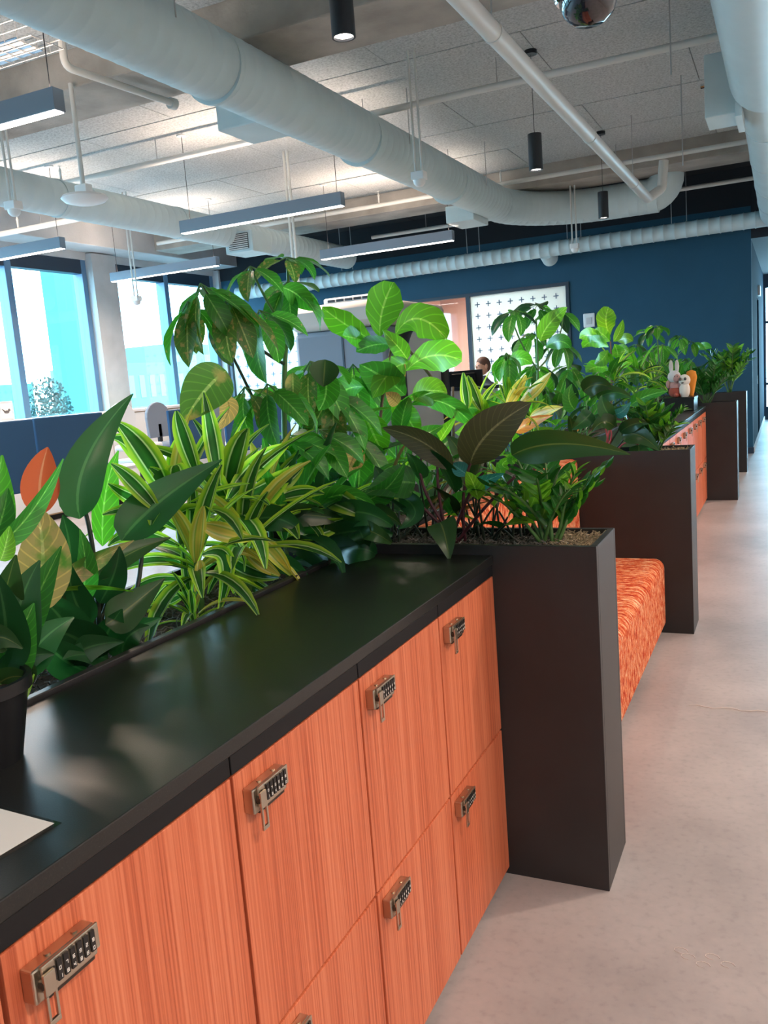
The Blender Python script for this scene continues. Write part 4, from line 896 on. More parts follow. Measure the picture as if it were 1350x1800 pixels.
def clump(plant, c, n, H, L, mats, shape='lance', ratio=.36, sm='stem_green', spread=.8, dirs=None, bend=(.35, .7)):
    for i in range(n):
        a = i * 2.399 + R.uniform(-.4, .4); f = (i + .5) / n; ti = spread * (.15 + f) + R.uniform(-.1, .1); h = H * R.uniform(.6, 1.1) * (1 - .35 * f)
        b = V(c) + V((R.uniform(-.04, .04), R.uniform(-.06, .06), 0)); d = V((math.cos(a) * math.sin(ti), math.sin(a) * math.sin(ti), math.cos(ti))); tip = b + d * h
        stem(plant, [b, (b + tip) / 2 + V((0, 0, h * .06)), tip], (.005, .0032), sm, 'petiole', 6)
        dd = d * .6 + V((math.cos(a), math.sin(a), 0)) * R.uniform(.2, .8) + V((0, 0, R.uniform(-.2, .5)))
        place(plant, lib(shape, R.choice(mats), ratio, R.choice(bend), .3, .03, R.randrange(3)), tip, dd, L * R.uniform(.75, 1.15), roll=R.uniform(-.4, .4))

# 1 ---- dark philodendron in the near trough
XA = -1.42
b0 = ax(176, 1178, XA); b0.z = 1.0
pA = thing('philodendron', 'philodendron with tall dark spear leaves beside the near counter', 'plant', b0)
A = lambda x, y, dx=0: ax(x, y, XA + dx)
hero(pA, 'leaf_dark', A(140, 912), A(152, 808, .02), A(234, 692, .05), 78, 'lance', .25, .3); stem(pA, [b0, A(168, 1010), A(150, 900)], (.007, .005), 'stem_dark', 'petiole')
hero(pA, 'leaf_dark', A(213, 950), A(283, 880, .03), A(390, 808, .10), 78, 'lance', -.2, .25); stem(pA, [b0 + V((0, .05, 0)), A(240, 1040), A(250, 940)], (.007, .005), 'stem_dark', 'petiole')
hero(pA, 'leaf_light', A(180, 960, -.06), A(185, 870, -.06), A(208, 792, -.05), 52, 'lance', .5, .3)
hero(pA, 'leaf_red', A(74, 905, -.03), A(70, 850, -.03), A(84, 786, -.02), 66, 'oval', .1, .35, label='orange red young leaf')
hero(pA, 'leaf_dark', A(120, 1005, .02), A(122, 960, .02), A(110, 905, .04), 75, 'lance', .3, .2)
hero(pA, 'leaf_tan', A(92, 1032, .06), A(160, 990, .06), A(235, 950, .05), 42, 'lance', .5, .3, label='green leaf with pale brown scorch')
hero(pA, 'leaf_bicolor', A(165, 1020, .03), A(225, 975, .04), A(300, 945, .05), 44, 'lance', -.3, .3)
hero(pA, 'leaf_lime', A(80, 1040, .08), A(160, 1030, .08), A(235, 1040, .08), 16, 'strap', 1.0, .4)
hero(pA, 'leaf_bicolor', A(185, 1098, .08), A(225, 1070, .08), A(290, 1016, .09), 66, 'lance', .1, .3)
for (x0, y0, x1, y1, x2, y2, w, tn) in ((150, 1150, 110, 1090, 60, 1040, 75, .2), (165, 1160, 130, 1120, 40, 1100, 85, -.2), (180, 1150, 190, 1110, 215, 1070, 70, .5), (120, 1170, 150, 1140, 218, 1128, 60, .3), (160, 1100, 130, 1050, 122, 985, 60, .1)):
    hero(pA, 'leaf_dark', A(x0, y0, .03), A(x1, y1, .06), A(x2, y2, .1), w, 'lance', tn, .2)
for q in ((205, 1130, 203, 1085), (130, 1172, 120, 1150), (210, 1160, 212, 1135), (122, 1078, 118, 1052)): stem(pA, [A(q[0], q[1]), A(q[2], q[3])], (.006, .004), 'stem_pink', 'new_shoot')
for q in ((165, 1090, 160, 980), (188, 1080, 195, 1000), (170, 1120, 200, 1030)): stem(pA, [b0, A(q[0], q[1]), A(q[2], q[3])], (.006, .004), 'stem_dark', 'petiole')

for (m_, q, w, tn) in (('leaf_dark', (215, 1150, 225, 1120, 262, 1100), 56, .3), ('leaf_mid', (170, 1120, 90, 1090, 30, 1010), 60, .2), ('leaf_dark', (150, 1180, 100, 1150, 70, 1105), 66, 0), ('leaf_bicolor', (150, 1090, 115, 1040, 60, 1000), 48, .3), ('leaf_dark', (175, 1060, 200, 1010, 210, 960), 52, .2), ('leaf_dark', (190, 1160, 150, 1150, 110, 1160), 50, .4), ('leaf_mid', (140, 1060, 150, 1000, 140, 930), 46, .4), ('leaf_dark', (205, 1100, 240, 1100, 285, 1085), 36, .3)):
    hero(pA, m_, A(q[0], q[1], .02), A(q[2], q[3], .06), A(q[4], q[5], .08), w, 'lance', tn, .25)
# 2 ---- potted plant on the counter, left edge
cp = V((-1.155, .885, 1.05))
pot = thing('plant_pot', 'small black pot standing on the counter at left', 'pot', cp)
autosmooth(MB().lathe([(.055, 0), (.078, .115), (.084, .115), (.084, .135), (.076, .135), (.07, .11), (.0, .105)], cp, 28).build('pot_body', 'pot_black', pot), 40)
MB().lathe([(.0, .106), (.072, .106), (.0, .118)], cp, 20).build('soil', 'soil', pot)
pB = thing('philodendron', 'bushy green philodendron in the small black pot', 'plant', cp + V((0, 0, .118)))
B = lambda x, y, dx=0: ax(x, y, -1.17 + dx)
hero(pB, 'leaf_tan', B(52, 1080), B(75, 990, .02), B(62, 888, .05), 96, 'oval', .15, .25, label='broad leaf with pale brown ribbed top')
hero(pB, 'leaf_mid', B(-6, 960, .03), B(55, 900, .05), B(111, 806, .06), 44, 'lance', .6, .4)
hero(pB, 'leaf_light', B(-20, 960, -.02), B(-10, 880, -.02), B(4, 800, -.02), 74, 'lance', .2, .3)
hero(pB, 'leaf_mid', B(-30, 980, .0), B(0, 920, .0), B(14, 858, .0), 60, 'lance', -.2, .3)
hero(pB, 'leaf_lime', B(0, 985, .06), B(8, 965, .06), B(17, 925, .06), 36, 'oval', .2, .3)
for (x0, y0, x1, y1, x2, y2, w, tn, m_) in ((20, 1180, 30, 1080, 70, 985, 90, .2, 'leaf_dark'), (0, 1180, 10, 1100, -10, 1000, 90, -.2, 'leaf_dark'), (30, 1190, 70, 1130, 130, 1085, 72, .1, 'leaf_dark'), (10, 1200, 40, 1160, 95, 1150, 62, .3, 'leaf_dark'), (10, 1190, 30, 1130, 60, 1060, 78, 0, 'leaf_mid'), (-10, 1210, 20, 1190, 60, 1195, 50, .4, 'leaf_bicolor'), (-20, 1150, -5, 1120, 40, 1140, 60, .2, 'leaf_bicolor'), (0, 1100, 10, 1040, 28, 975, 66, .4, 'leaf_bicolor'), (20, 1215, 50, 1190, 60, 1170, 26, .4, 'leaf_bicolor'), (30, 1120, 60, 1060, 108, 960, 70, -.3, 'leaf_mid')):
    hero(pB, m_, B(x0, y0, 0), B(x1, y1, .03), B(x2, y2, .06), w, 'lance', tn, .25)
for q in ((-10, 1160), (15, 1140), (35, 1130), (45, 1150)): stem(pB, [cp + V((0, 0, .11)), B(q[0], q[1] + 30), B(q[0], q[1])], (.006, .004), 'stem_green', 'petiole')
hero(pB, 'leaf_lime', B(42, 1235, .07), B(50, 1210, .07), B(60, 1185, .06), 9, 'strap', .2, .2)

# 3 ---- striped dracaenas
def base_at(x, X, z=1.0): p = ax(x, 900, X); return V((p.x, p.y, z))
ST = ['leaf_dracaena'] * 6 + ['leaf_dracaena_yellow']
dA = thing('striped_dracaena', 'large striped dracaena with lime edged leaves at the counter', 'plant', base_at(338, -1.46))
for (x, y, X, n, L, rt) in ((310, 885, -1.52, 17, .29, .23), (398, 872, -1.48, 20, .30, .23), (345, 985, -1.42, 18, .26, .19), (338, 1075, -1.41, 18, .20, .13), (430, 950, -1.42, 18, .29, .21), (470, 880, -1.5, 16, .28, .21)):
    c = ax(x, y, X); stem(dA, [(c.x, c.y, 1.0), c], (.010, .008), 'stem_green', 'cane'); rosette(dA, c, n, L, ST, rt)
D = lambda x, y, X=-1.42: ax(x, y, X)
hero(dA, 'leaf_dracaena', D(385, 850), D(372, 770), D(358, 690), 34, 'strap', .2, .4); hero(dA, 'leaf_dracaena', D(352, 850), D(325, 770), D(310, 722), 36, 'strap', -.3, .4)
hero(dA, 'leaf_dracaena', D(300, 880, -1.45), D(255, 800, -1.45), D(205, 742, -1.45), 52, 'strap', .2, .3); hero(dA, 'leaf_dracaena', D(290, 860, -1.5), D(240, 790, -1.5), D(198, 770, -1.5), 40, 'strap', 0, .3)
hero(dA, 'leaf_dracaena', D(280, 900, -1.4), D(235, 850, -1.4), D(195, 815, -1.4), 34, 'strap', .2, .3)
hero(dA, 'leaf_dracaena', D(400, 880), D(450, 820), D(506, 782), 40, 'strap', 0, .4); hero(dA, 'leaf_dracaena', D(420, 875), D(485, 850), D(532, 820, -1.36), 44, 'strap', .3, .3)
hero(dA, 'leaf_dracaena_yellow', D(355, 922, -1.36), D(395, 935, -1.34), D(446, 948, -1.32), 36, 'strap', .1, .4, label='yellowed striped leaf'); hero(dA, 'leaf_dracaena_yellow', D(448, 942, -1.36), D(482, 972, -1.33), D(512, 1012, -1.31), 30, 'strap', 0, .4, label='yellowed striped leaf')
hero(dA, 'leaf_dracaena_yellow', D(428, 962, -1.36), D(460, 990, -1.34), D(492, 1012, -1.32), 26, 'strap', .2, .3); hero(dA, 'leaf_dracaena', D(355, 975, -1.36), D(398, 985, -1.33), D(384, 1078, -1.32), 34, 'strap', .2, .4)
hero(dA, 'leaf_dracaena', D(400, 910), D(470, 905), D(545, 880), 34, 'strap', .4, .3); hero(dA, 'leaf_dracaena', D(380, 960), D(430, 1000), D(490, 1015, -1.3), 34, 'strap', .2, .3)
hero(dA, 'leaf_dracaena', D(400, 1000), D(440, 1030), D(490, 1085, -1.25), 22, 'strap', .3, .3); hero(dA, 'leaf_dracaena_yellow', D(350, 985, -1.36), D(352, 1005, -1.35), D(343, 1040, -1.34), 20, 'strap', .2, .3)
hero(dA, 'leaf_dracaena', D(420, 920), D(470, 870), D(520, 815), 40, 'strap', -.2, .3)
for (q, w) in (((310, 930, 250, 900, 180, 905), 30), ((315, 960, 240, 940, 190, 960), 30), ((320, 990, 260, 985, 195, 1010), 26), ((325, 1020, 270, 1020, 225, 1045), 22), ((300, 900, 240, 880, 190, 850), 34), ((330, 1040, 290, 1060, 250, 1070), 20), ((400, 1020, 420, 1050, 418, 1070), 14), ((310, 900, 290, 850, 262, 822), 34)): hero(dA, 'leaf_dracaena', D(q[0], q[1], -1.46), D(q[2], q[3], -1.46), D(q[4], q[5], -1.44), w, 'strap', R.uniform(-.2, .4), .3)
dB = thing('striped_dracaena', 'low dark striped dracaena arching over the far end of the counter', 'plant', base_at(545, -1.50))
E_ = lambda x, y, X=-1.44: ax(x, y, X)
for (x, y, X, n, L) in ((500, 935, -1.44, 18, .30), (565, 905, -1.46, 18, .30), (620, 890, -1.46, 14, .28)):
    c = ax(x, y, X); stem(dB, [(c.x, c.y, 1.0), c], (.009, .007), 'stem_green', 'cane'); rosette(dB, c, n, L, ['leaf_dracaena', 'leaf_mid', 'leaf_dark', 'leaf_dark'], .22)
for (m_, q, w) in (('leaf_dark', (430, 925, 480, 910, 535, 938), 34), ('leaf_bicolor', (470, 915, 530, 905, 605, 915), 30), ('leaf_dracaena', (560, 870, 600, 880, 640, 908), 30), ('leaf_dark', (540, 960, 610, 935, 690, 940), 34), ('leaf_bicolor', (600, 930, 640, 930, 688, 955), 26), ('leaf_dark', (520, 985, 570, 985, 575, 1020), 30), ('leaf_dracaena', (500, 930, 560, 930, 610, 912), 26), ('leaf_dark', (500, 960, 555, 975, 572, 1018), 26), ('leaf_dracaena', (480, 880, 530, 865, 570, 868), 18), ('leaf_dark', (560, 985, 620, 965, 660, 975), 40), ('leaf_dark', (560, 930, 620, 900, 690, 925), 36), ('leaf_mid', (540, 900, 600, 870, 660, 895), 30), ('leaf_dark', (450, 985, 500, 990, 545, 1022), 26), ('leaf_dracaena', (430, 1010, 470, 1040, 495, 1060), 14), ('leaf_dark', (600, 910, 630, 930, 640, 965), 30)):
    tip = min((E_(q[4], q[5], -1.28), ay(q[4], q[5], 2.34)), key=lambda v: v.y); mid = min((E_(q[2], q[3], -1.36), ay(q[2], q[3], 2.30)), key=lambda v: v.y)
    hero(dB, m_, E_(q[0], q[1]), mid, tip, w * 1.45, 'strap', R.uniform(-.2, .4), .3)

# 4 ---- umbrella plant (tall, palmate leaves)
UM = ['leaf_umbrella'] * 4 + ['leaf_mid', 'leaf_umbrella_brown']; UB = ['leaf_umbrella_brown', 'leaf_umbrella', 'leaf_umbrella_brown']
uA = thing('umbrella_plant', 'tall umbrella plant with browned drooping leaves behind the striped dracaena', 'plant', base_at(505, -1.55))
U = lambda x, y, X=-1.55: ax(x, y, X)
stem(uA, [base_at(505, -1.55), U(497, 700), U(503, 560), U(505, 455)][:1] + [U(500, 760), U(503, 600)], (.011, .009), 'stem_green', 'trunk'); stem(uA, [U(503, 600), U(507, 540), U(505, 455)], (.008, .005))
stem(uA, [U(500, 640), U(430, 590), U(352, 500)], (.006, .004), 'stem_dark'); stem(uA, [U(502, 580), U(470, 530), U(440, 470)], (.005, .004)); stem(uA, [U(470, 760), U(440, 690), U(395, 600)], (.006, .004), 'stem_dark')
for s_ in ((520, 800, 545, 640), (515, 820, 560, 700), (540, 850, 530, 720), (480, 800, 470, 690)): stem(uA, [U(s_[0], s_[1] + 60), U(s_[0], s_[1]), U(s_[2], s_[3])], (.005, .0035))
for (x, y, X, n, px, dr, ms, tilt) in ((505, 452, -1.55, 7, 62, .35, UM, (.2, -.3, 1)), (440, 468, -1.55, 6, 58, .5, UM, (0, -.4, 1)), (352, 498, -1.55, 7, 92, .75, UM, (0, -.5, 1)), (400, 520, -1.5, 7, 88, .9, UB, (.1, -.4, 1)), (330, 530, -1.6, 5, 85, 1.0, UB, (0, -.3, 1)), (505, 495, -1.52, 8, 72, .6, UM, (.2, -.5, 1)), (455, 545, -1.5, 6, 88, .8, UM, (0, -.5, 1)), (545, 635, -1.5, 8, 92, .75, UM, (.2, -.5, 1)), (470, 675, -1.5, 7, 88, .7, UM, (0, -.4, 1)), (585, 690, -1.45, 7, 95, .7, UM, (.3, -.4, 1)), (430, 680, -1.55, 6, 75, .8, UB, (0, -.4, 1)), (560, 755, -1.45, 8, 85, .6, UM, (.2, -.5, 1)), (500, 770, -1.5, 7, 80, .6, UM, (0, -.4, 1)), (620, 640, -1.6, 6, 80, .8, UM, (.2, -.4, 1)), (620, 760, -1.5, 6, 85, .9, UM, (.2, -.4, 1))):
    c = U(x, y, X); dist = (c - CAM).dot(V(RC[2])); palmate(uA, c, n, px * 1.12 * dist / FPX, ms, V(tilt), dr)
hero(uA, 'leaf_umbrella_brown', U(398, 652, -1.45), U(362, 685, -1.45), U(322, 742, -1.45), 84, 'oval', .1, .2, label='large half browned leaf'); hero(uA, 'leaf_dry', U(395, 700, -1.44), U(402, 720, -1.44), U(384, 756, -1.44), 34, 'oval', 0, .2, label='dry brown leaf half')
hero(uA, 'leaf_dry', U(628, 785, -1.45), U(618, 812, -1.44), U(604, 838, -1.44), 42, 'oval', 0, .3, label='dry brown veined leaf'); hero(uA, 'leaf_umbrella_brown', U(515, 655, -1.44), U(515, 680, -1.44), U(516, 704, -1.44), 28, 'oval', 0, .2)
hero(uA, 'leaf_umbrella', U(497, 505, -1.5), U(525, 520, -1.48), U(550, 546, -1.47), 40, 'oval', 0, .2); hero(uA, 'leaf_umbrella', U(570, 650, -1.44), U(573, 690, -1.44), U(560, 722, -1.43), 50, 'oval', .1, .2); hero(uA, 'leaf_bicolor', U(572, 632, -1.43), U(570, 655, -1.43), U(568, 680, -1.43), 52, 'oval', 0, .2)
hero(uA, 'leaf_light', U(640, 722, -1.46), U(655, 760, -1.46), U(675, 800, -1.46), 62, 'oval', .2, .2)

# 5 ---- fiddle leaf fig behind the near planter
fA = thing('fiddle_leaf_fig', 'fiddle leaf fig with big wavy leaves above the near planter', 'plant', base_at(800, -1.5))
G = lambda x, y, X=-1.5: ax(x, y, X)
stem(fA, [G(800, 950), G(797, 800), G(796, 680)], (.012, .007), 'bark', 'trunk'); stem(fA, [G(798, 720), G(740, 640), G(690, 590)], (.008, .005), 'bark', 'branch'); stem(fA, [G(672, 830), G(668, 740), G(690, 600)], (.008, .006), 'bark', 'trunk')
for (m_, q, w, sh, tn) in (('leaf_fig', (668, 592, 672, 545, 692, 496), 66, 'fiddle', .1), ('leaf_fig', (655, 598, 610, 572, 566, 540), 46, 'fiddle', -.2), ('leaf_fig', (694, 590, 735, 560, 785, 596), 62, 'fiddle', .2), ('leaf_fig', (714, 652, 760, 625, 812, 634), 58, 'fiddle', .1), ('leaf_mid', (690, 606, 660, 606, 626, 618), 34, 'fiddle', .2), ('leaf_mid', (712, 695, 680, 668, 632, 640), 60, 'fiddle', -.2), ('leaf_lime', (728, 705, 752, 688, 786, 690), 52, 'oval', .2), ('leaf_fig', (716, 632, 700, 610, 672, 580), 34, 'oval', .2), ('leaf_mid', (722, 712, 780, 708, 836, 752), 36, 'fiddle', .2), ('leaf_light', (640, 600, 625, 595, 602, 590), 40, 'fiddle', .5), ('leaf_fig', (720, 640, 690, 650, 655, 700), 46, 'fiddle', 0), ('leaf_light', (690, 700, 720, 740, 735, 770), 46, 'oval', .2), ('leaf_mid', (640, 680, 600, 690, 575, 730), 52, 'fiddle', 0), ('leaf_mid', (800, 720, 850, 720, 890, 745), 44, 'fiddle', .3), ('leaf_lime', (800, 760, 840, 740, 850, 700), 40, 'oval', .4)):
    hero(fA, m_, G(q[0], q[1], -1.5 + R.uniform(-.04, .04)), G(q[2], q[3], -1.48), G(q[4], q[5], -1.45 + R.uniform(-.05, .05)), w, sh, tn, .25, .05)
hero(fA, 'leaf_dry', G(690, 672), G(700, 664), G(712, 640), 22, 'oval', .1, .3); hero(fA, 'leaf_dry', G(700, 710), G(690, 700), G(678, 690), 26, 'oval', .1, .3)

# 6 ---- fillers between the umbrella plant and the near planter
for (x, X, n, H, L, ms, sh, rt, lb) in ((600, -1.6, 13, .38, .22, ['leaf_mid', 'leaf_light', 'leaf_dark'], 'heart', .5, 'leafy green plant low under the umbrella plant'), (690, -1.6, 16, .40, .22, ['leaf_mid', 'leaf_light', 'leaf_umbrella'], 'oval', .45, 'mixed green plant below the fiddle leaf fig'), (760, -1.55, 14, .34, .20, ['leaf_mid', 'leaf_light', 'leaf_lime'], 'oval', .42, 'light green plant behind the bronze leaves')):
    b = base_at(x, X); t = thing('leafy_plant', lb, 'plant', b); clump(t, b, n, H, L, ms, sh, rt, 'stem_green', .75)

# 7 ---- bronze philodendron in the near planter
bq = V((-.98, 2.58, 1.04)); pC = thing('philodendron', 'bronze leaved philodendron with purple stalks in the near planter', 'plant', bq)
Q = lambda x, y, Y=2.56: ay(x, y, Y)
hero(pC, 'leaf_bronze', Q(826, 818), Q(858, 762, 2.5), Q(934, 708, 2.5), 82, 'oval', .1, .15); hero(pC, 'leaf_bicolor', Q(900, 800, 2.5), Q(985, 780, 2.44), Q(1108, 799, 2.44), 62, 'lance', .25, .35)
hero(pC, 'leaf_bronze', Q(792, 826), Q(748, 780, 2.52), Q(672, 752, 2.52), 50, 'oval', -.4, .3); hero(pC, 'leaf_bicolor', Q(774, 918, 2.44), Q(783, 945, 2.40), Q(790, 986, 2.38), 54, 'heart', 0, .3)
hero(pC, 'leaf_mid', Q(640, 880, 2.5), Q(680, 858, 2.48), Q(712, 812, 2.48), 44, 'lance', .4, .35); hero(pC, 'leaf_bicolor', Q(655, 900, 2.45), Q(680, 905, 2.42), Q(706, 924, 2.40), 34, 'lance', .2, .3)
hero(pC, 'leaf_teal', Q(822, 835), Q(808, 825), Q(795, 815), 30, 'oval', .3, .3); hero(pC, 'leaf_teal', Q(822, 862, 2.5), Q(855, 845, 2.48), Q(886, 832, 2.46), 28, 'lance', .2, .3)
hero(pC, 'leaf_mid', Q(730, 850), Q(690, 850, 2.5), Q(640, 870, 2.45), 62, 'lance', .2, .2); hero(pC, 'leaf_dark', Q(700, 870), Q(730, 900, 2.5), Q(700, 930, 2.45), 40, 'lance', .3, .2)
for q in ((785, 930, 815, 870, 832, 805), (805, 945, 850, 895, 905, 838), (775, 925, 772, 870, 770, 810), (755, 915, 750, 870, 742, 800), (800, 935, 820, 880, 850, 830), (765, 925, 730, 880, 700, 850), (780, 935, 770, 930, 774, 918)):
    stem(pC, [bq + V((R.uniform(-.04, .04), 0, 0)), Q(q[2], q[3]), Q(q[4], q[5])], (.006, .0045), 'stem_purple', 'petiole')
clump(pC, bq + V((-.22, .03, 0)), 9, .24, .16, ['leaf_dark', 'leaf_mid', 'leaf_bicolor'], 'lance', .4, 'stem_dark', .8); clump(pC, bq + V((.1, .05, 0)), 6, .2, .14, ['leaf_mid', 'leaf_light', 'leaf_lime'], 'lance', .4, 'stem_dark', .8)
clump(pC, bq + V((.05, .10, 0)), 10, .22, .17, ['leaf_dark', 'leaf_bicolor', 'leaf_mid'], 'lance', .45, 'stem_dark', .7); clump(pC, bq + V((.2, .10, 0)), 8, .18, .15, ['leaf_dark', 'leaf_zz', 'leaf_mid'], 'lance', .45, 'stem_dark', .6); clump(pC, bq + V((-.12, .10, 0)), 9, .24, .17, ['leaf_dark', 'leaf_mid', 'leaf_bicolor'], 'lance', .45, 'stem_dark', .7)
# small trailing leaves above the bronze plant
for (x, y) in ((870, 810), (885, 800), (895, 825), (850, 850), (905, 815), (880, 835)): hero(pC, 'leaf_light', Q(x, y), Q(x + R.uniform(-12, 12), y - 10), Q(x + R.uniform(-18, 18), y - 22), 18, 'oval', R.uniform(-.4, .4), .2)

# 8 ---- zz plants
z1 = thing('zz_plant', 'glossy zz plant at the right end of the near planter', 'plant', (-.68, 2.58, 1.04)); zz(z1, (-.68, 2.585, 1.04), 11, .30, ['leaf_zz', 'leaf_zz', 'leaf_zz_light'], .085, .75)
z2 = thing('zz_plant', 'glossy zz plant in the planter beyond the bench', 'plant', (-.68, 5.25, 1.04)); zz(z2, (-.72, 5.25, 1.04), 13, .29, ['leaf_zz', 'leaf_zz', 'leaf_zz_light'], .11, .75)
z3 = thing('zz_plant', 'dark zz plant in the planter after the distant lockers', 'plant', (-.8, 10.2, 1.04)); zz(z3, (-.82, 10.2, 1.04), 13, .48, ['leaf_zz'], .14, .75)
z4 = thing('zz_plant', 'yellow green zz plant in the farthest planter', 'plant', (-.75, 12.6, 1.04)); zz(z4, (-.72, 12.6, 1.04), 13, .62, ['leaf_zz', 'leaf_zz_light'], .16, .65)

# 9 ---- plants above the bench and beyond
def tall(label, name, x, X, clusters, trunk=True):
    b = base_at(x, X); t = thing(name, label, 'plant', b); return t, b
t, b = tall('second umbrella plant in front of the meeting room window', 'umbrella_plant', 940, -1.52, 0)
stem(t, [b, ax(945, 680, -1.52), ax(942, 560, -1.52)], (.010, .006), 'stem_green', 'trunk'); stem(t, [ax(945, 650, -1.52), ax(915, 600, -1.52), ax(900, 555, -1.52)], (.006, .004)); stem(t, [ax(945, 650, -1.52), ax(980, 600, -1.52), ax(990, 545, -1.52)], (.006, .004))
for (x, y, n, px, dr) in ((905, 545, 7, 48, .5), (945, 535, 8, 52, .45), (985, 545, 7, 46, .5), (935, 585, 7, 50, .7), (985, 600, 7, 48, .7), (890, 620, 7, 50, .9), (940, 640, 8, 56, .7), (1000, 640, 7, 48, .7), (905, 670, 7, 52, .8), (960, 680, 8, 55, .7)):
    c = ax(x, y, -1.52 + R.uniform(-.1, .1)); dist = (c - CAM).dot(V(RC[2])); palmate(t, c, n, px * dist / FPX, ['leaf_umbrella', 'leaf_mid', 'leaf_light', 'leaf_dark'], V((.2, -.4, 1)), dr)
hero(t, 'leaf_lime', ax(950, 600, -1.45), ax(965, 570, -1.45), ax(997, 540, -1.45), 34, 'oval', .2, .2); hero(t, 'leaf_mid', ax(960, 610, -1.45), ax(985, 600, -1.45), ax(1003, 612, -1.45), 28, 'oval', .2, .2); hero(t, 'leaf_light', ax(895, 640, -1.45), ax(915, 630, -1.45), ax(935, 640, -1.45), 30, 'oval', .2, .2)
t, b = tall('striped dracaena with yellow leaves below the monitor', 'striped_dracaena', 850, -1.5, 0)
for (x, y, n, L) in ((838, 722, 13, .24), (895, 715, 14, .26), (930, 735, 12, .24)):
    c = ax(x, y, -1.5); stem(t, [(c.x, c.y, 1.0), c], (.009, .007), 'stem_green', 'cane'); rosette(t, c, n, L, ['leaf_dracaena', 'leaf_dracaena', 'leaf_dracaena_yellow', 'leaf_lime'], .17, spread=.9)
for q, m_ in (((822, 718, 818, 690, 814, 655), 'leaf_dracaena'), ((845, 720, 832, 690, 822, 660), 'leaf_dracaena'), ((890, 715, 905, 690, 925, 660), 'leaf_dracaena_yellow'), ((915, 705, 940, 685, 968, 655), 'leaf_dracaena_yellow')): hero(t, m_, ax(q[0], q[1], -1.45), ax(q[2], q[3], -1.45), ax(q[4], q[5], -1.45), 22, 'strap', .2, .4)
hero(t, 'leaf_orange', ax(905, 760, -1.40), ax(935, 742, -1.40), ax(972, 730, -1.38), 22, 'lance', .2, .3, label='orange leaf'); hero(t, 'leaf_dracaena_yellow', ax(930, 735, -1.40), ax(960, 722, -1.40), ax(990, 715, -1.38), 20, 'lance', .2, .3)
hero(t, 'leaf_orange', ax(1000, 762, -1.35), ax(1015, 748, -1.35), ax(1027, 732, -1.35), 14, 'lance', .2, .3)
for (x, X, n, H, L, ms, sh, rt, lb) in ((980, -1.5, 22, .48, .22, ['leaf_mid', 'leaf_light', 'leaf_umbrella', 'leaf_dark'], 'oval', .42, 'broad leaved green plant behind the bench'), (905, -1.6, 18, .36, .20, ['leaf_mid', 'leaf_light', 'leaf_lime'], 'oval', .42, 'light green plant behind the orange backrest'), (1030, -1.45, 18, .45, .22, ['leaf_bicolor', 'leaf_dark', 'leaf_mid'], 'lance', .4, 'olive leaved plant beside the far bench planter'), (1060, -1.6, 20, .55, .24, ['leaf_mid', 'leaf_light'], 'oval', .42, 'bushy green plant before the blue wall'), (1110, -1.6, 22, .55, .26, ['leaf_mid', 'leaf_dark', 'leaf_light'], 'oval', .42, 'dark bushy plant behind the distant counter'), (1150, -1.6, 22, .6, .28, ['leaf_mid', 'leaf_dark', 'leaf_umbrella'], 'oval', .42, 'bushy plant left of the plush rabbit')):
    b = base_at(x, X); t = thing('leafy_plant', lb, 'plant', b); clump(t, b, n, H, L, ms, sh, rt, 'stem_green', .85)
t, b = tall('small fiddle leaf fig with lime leaves before the blue wall', 'fiddle_leaf_fig', 1075, -1.5, 0); stem(t, [b, ax(1075, 680, -1.5), ax(1073, 600, -1.5)], (.012, .008), 'bark', 'trunk')
for (m_, q, w) in (('leaf_lime', (1072, 590, 1065, 565, 1070, 540), 34), ('leaf_lime', (1062, 605, 1040, 590, 1018, 595), 26), ('leaf_fig', (1070, 610, 1045, 600, 1024, 612), 26), ('leaf_lime', (1078, 600, 1088, 585, 1095, 562), 16), ('leaf_light', (1080, 605, 1085, 618, 1086, 632), 26), ('leaf_lime', (1085, 600, 1100, 595, 1112, 600), 20), ('leaf_fig', (1068, 615, 1060, 630, 1045, 640), 24), ('leaf_light', (1078, 640, 1095, 635, 1110, 640), 24), ('leaf_light', (1070, 650, 1050, 645, 1030, 655), 26), ('leaf_fig', (1076, 625, 1092, 615, 1105, 618), 20), ('leaf_fig', (1072, 600, 1056, 585, 1044, 582), 20)):
    hero(t, m_, ax(q[0], q[1], -1.5), ax(q[2], q[3], -1.48), ax(q[4], q[5], -1.46), w, 'fiddle' if w > 22 else 'oval', R.uniform(-.2, .3), .25, .04)
t, b = tall('farthest umbrella plant against the blue wall', 'umbrella_plant', 1160, -1.4, 0); stem(t, [b, ax(1158, 660, -1.4), ax(1155, 590, -1.4)], (.012, .008), 'stem_green', 'trunk')
for (x, y, n, px, dr) in ((1140, 582, 7, 28, .4), (1155, 572, 7, 26, .4), (1120, 605, 7, 28, .6), (1165, 605, 8, 32, .7), (1195, 590, 7, 28, .6), (1140, 625, 8, 34, .8), (1180, 630, 8, 32, .7), (1115, 640, 7, 32, .8), (1160, 655, 8, 34, .8), (1215, 600, 5, 28, .4), (1205, 630, 7, 28, .7)):
    c = ax(x, y, (-1.5 if x < 1150 else -1.40 if x < 1175 else -1.32 if x < 1210 else -1.2) + R.uniform(-.04, .04)); stem(t, [ax(1158, 660, -1.4), (c + ax(1158, 660, -1.4)) / 2, c], (.006, .004)); dist = (c - CAM).dot(V(RC[2])); palmate(t, c, n, px * dist / FPX, ['leaf_umbrella', 'leaf_mid', 'leaf_light', 'leaf_dark'], V((.2, -.4, 1)), dr)
hero(t, 'leaf_light', ax(1225, 615, -1.1), ax(1238, 608, -1.08), ax(1251, 612, -1.06), 14, 'oval', .1, .2)
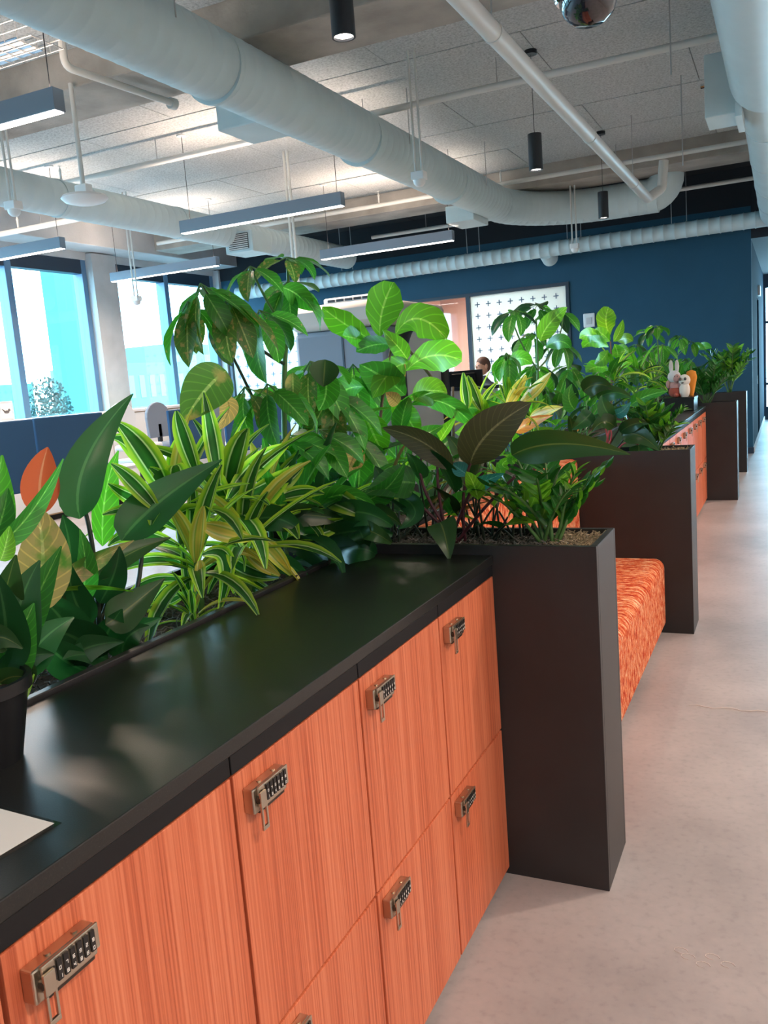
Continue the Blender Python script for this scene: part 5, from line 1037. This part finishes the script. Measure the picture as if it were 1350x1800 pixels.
t, b = tall('striped dracaena in front of the plush rabbit', 'striped_dracaena', 1100, -1.5, 0)
for (x, y, n, L) in ((1080, 665, 14, .36), (1120, 665, 14, .36), (1150, 675, 12, .34)):
    c = ax(x, y, -1.45); stem(t, [(c.x, c.y, 1.0), c], (.009, .007), 'stem_green', 'cane'); rosette(t, c, n, L, ['leaf_dracaena', 'leaf_dracaena', 'leaf_light', 'leaf_mid'], .17, spread=.9)
# philodendron in the second tall planter
bq = V((-1.0, 5.25, 1.04)); pD = thing('philodendron', 'dark philodendron drooping over the planter beyond the bench', 'plant', bq)
Q2 = lambda x, y, Y=5.22: ay(x, y, Y)
for (m_, q, w) in (('leaf_bicolor', (1092, 765, 1125, 766, 1160, 794), 38), ('leaf_bicolor', (1122, 782, 1122, 800, 1112, 828), 34), ('leaf_mid', (1108, 712, 1140, 695, 1174, 688), 26), ('leaf_teal', (1082, 728, 1095, 722, 1109, 706), 20), ('leaf_bicolor', (1025, 688, 1050, 676, 1078, 684), 36), ('leaf_dark', (1040, 725, 1025, 740, 1005, 755), 30), ('leaf_bicolor', (1080, 750, 1060, 742, 1040, 760), 30), ('leaf_mid', (1130, 795, 1145, 798, 1149, 806), 18), ('leaf_dark', (1075, 735, 1062, 715, 1058, 695), 30), ('leaf_dark', (1090, 760, 1115, 745, 1140, 745), 26), ('leaf_mid', (1010, 720, 1000, 700, 1005, 675), 30), ('leaf_dark', (1050, 700, 1080, 690, 1110, 700), 28)):
    hero(pD, m_, Q2(q[0], q[1]), Q2(q[2], q[3], 5.16), Q2(q[4], q[5], 5.10 if q[5] > 790 else 5.16), w, 'lance', R.uniform(-.1, .3), .25)
for q in ((1064, 770, 1062, 715), (1070, 765, 1078, 725), (1085, 770, 1095, 730), (1100, 780, 1092, 765), (1090, 785, 1060, 745), (1075, 775, 1122, 782)): stem(pD, [bq + V((R.uniform(-.05, .05), 0, 0)), Q2((q[0] + q[2]) / 2, (q[1] + q[3]) / 2), Q2(q[2], q[3])], (.006, .0045), R.choice(['stem_pink', 'stem_dark']), 'petiole')
clump(pD, bq + V((-.15, 0, 0)), 8, .15, .17, ['leaf_dark', 'leaf_bicolor', 'leaf_mid'], 'lance', .38, 'stem_dark', .8)
for (x, y, lb) in ((-1.15, 10.2, 'dark leafy plant in the planter after the distant lockers'), (-1.3, 11.4, 'dark leafy plant between the two farthest planters'), (-1.2, 12.6, 'dark leafy plant in the farthest planter')):
    b = V((x, y, 1.04)); t = thing('leafy_plant', lb, 'plant', b); clump(t, b, 16, .42, .24, ['leaf_dark', 'leaf_zz', 'leaf_mid'], 'lance', .38, 'stem_dark', .85)
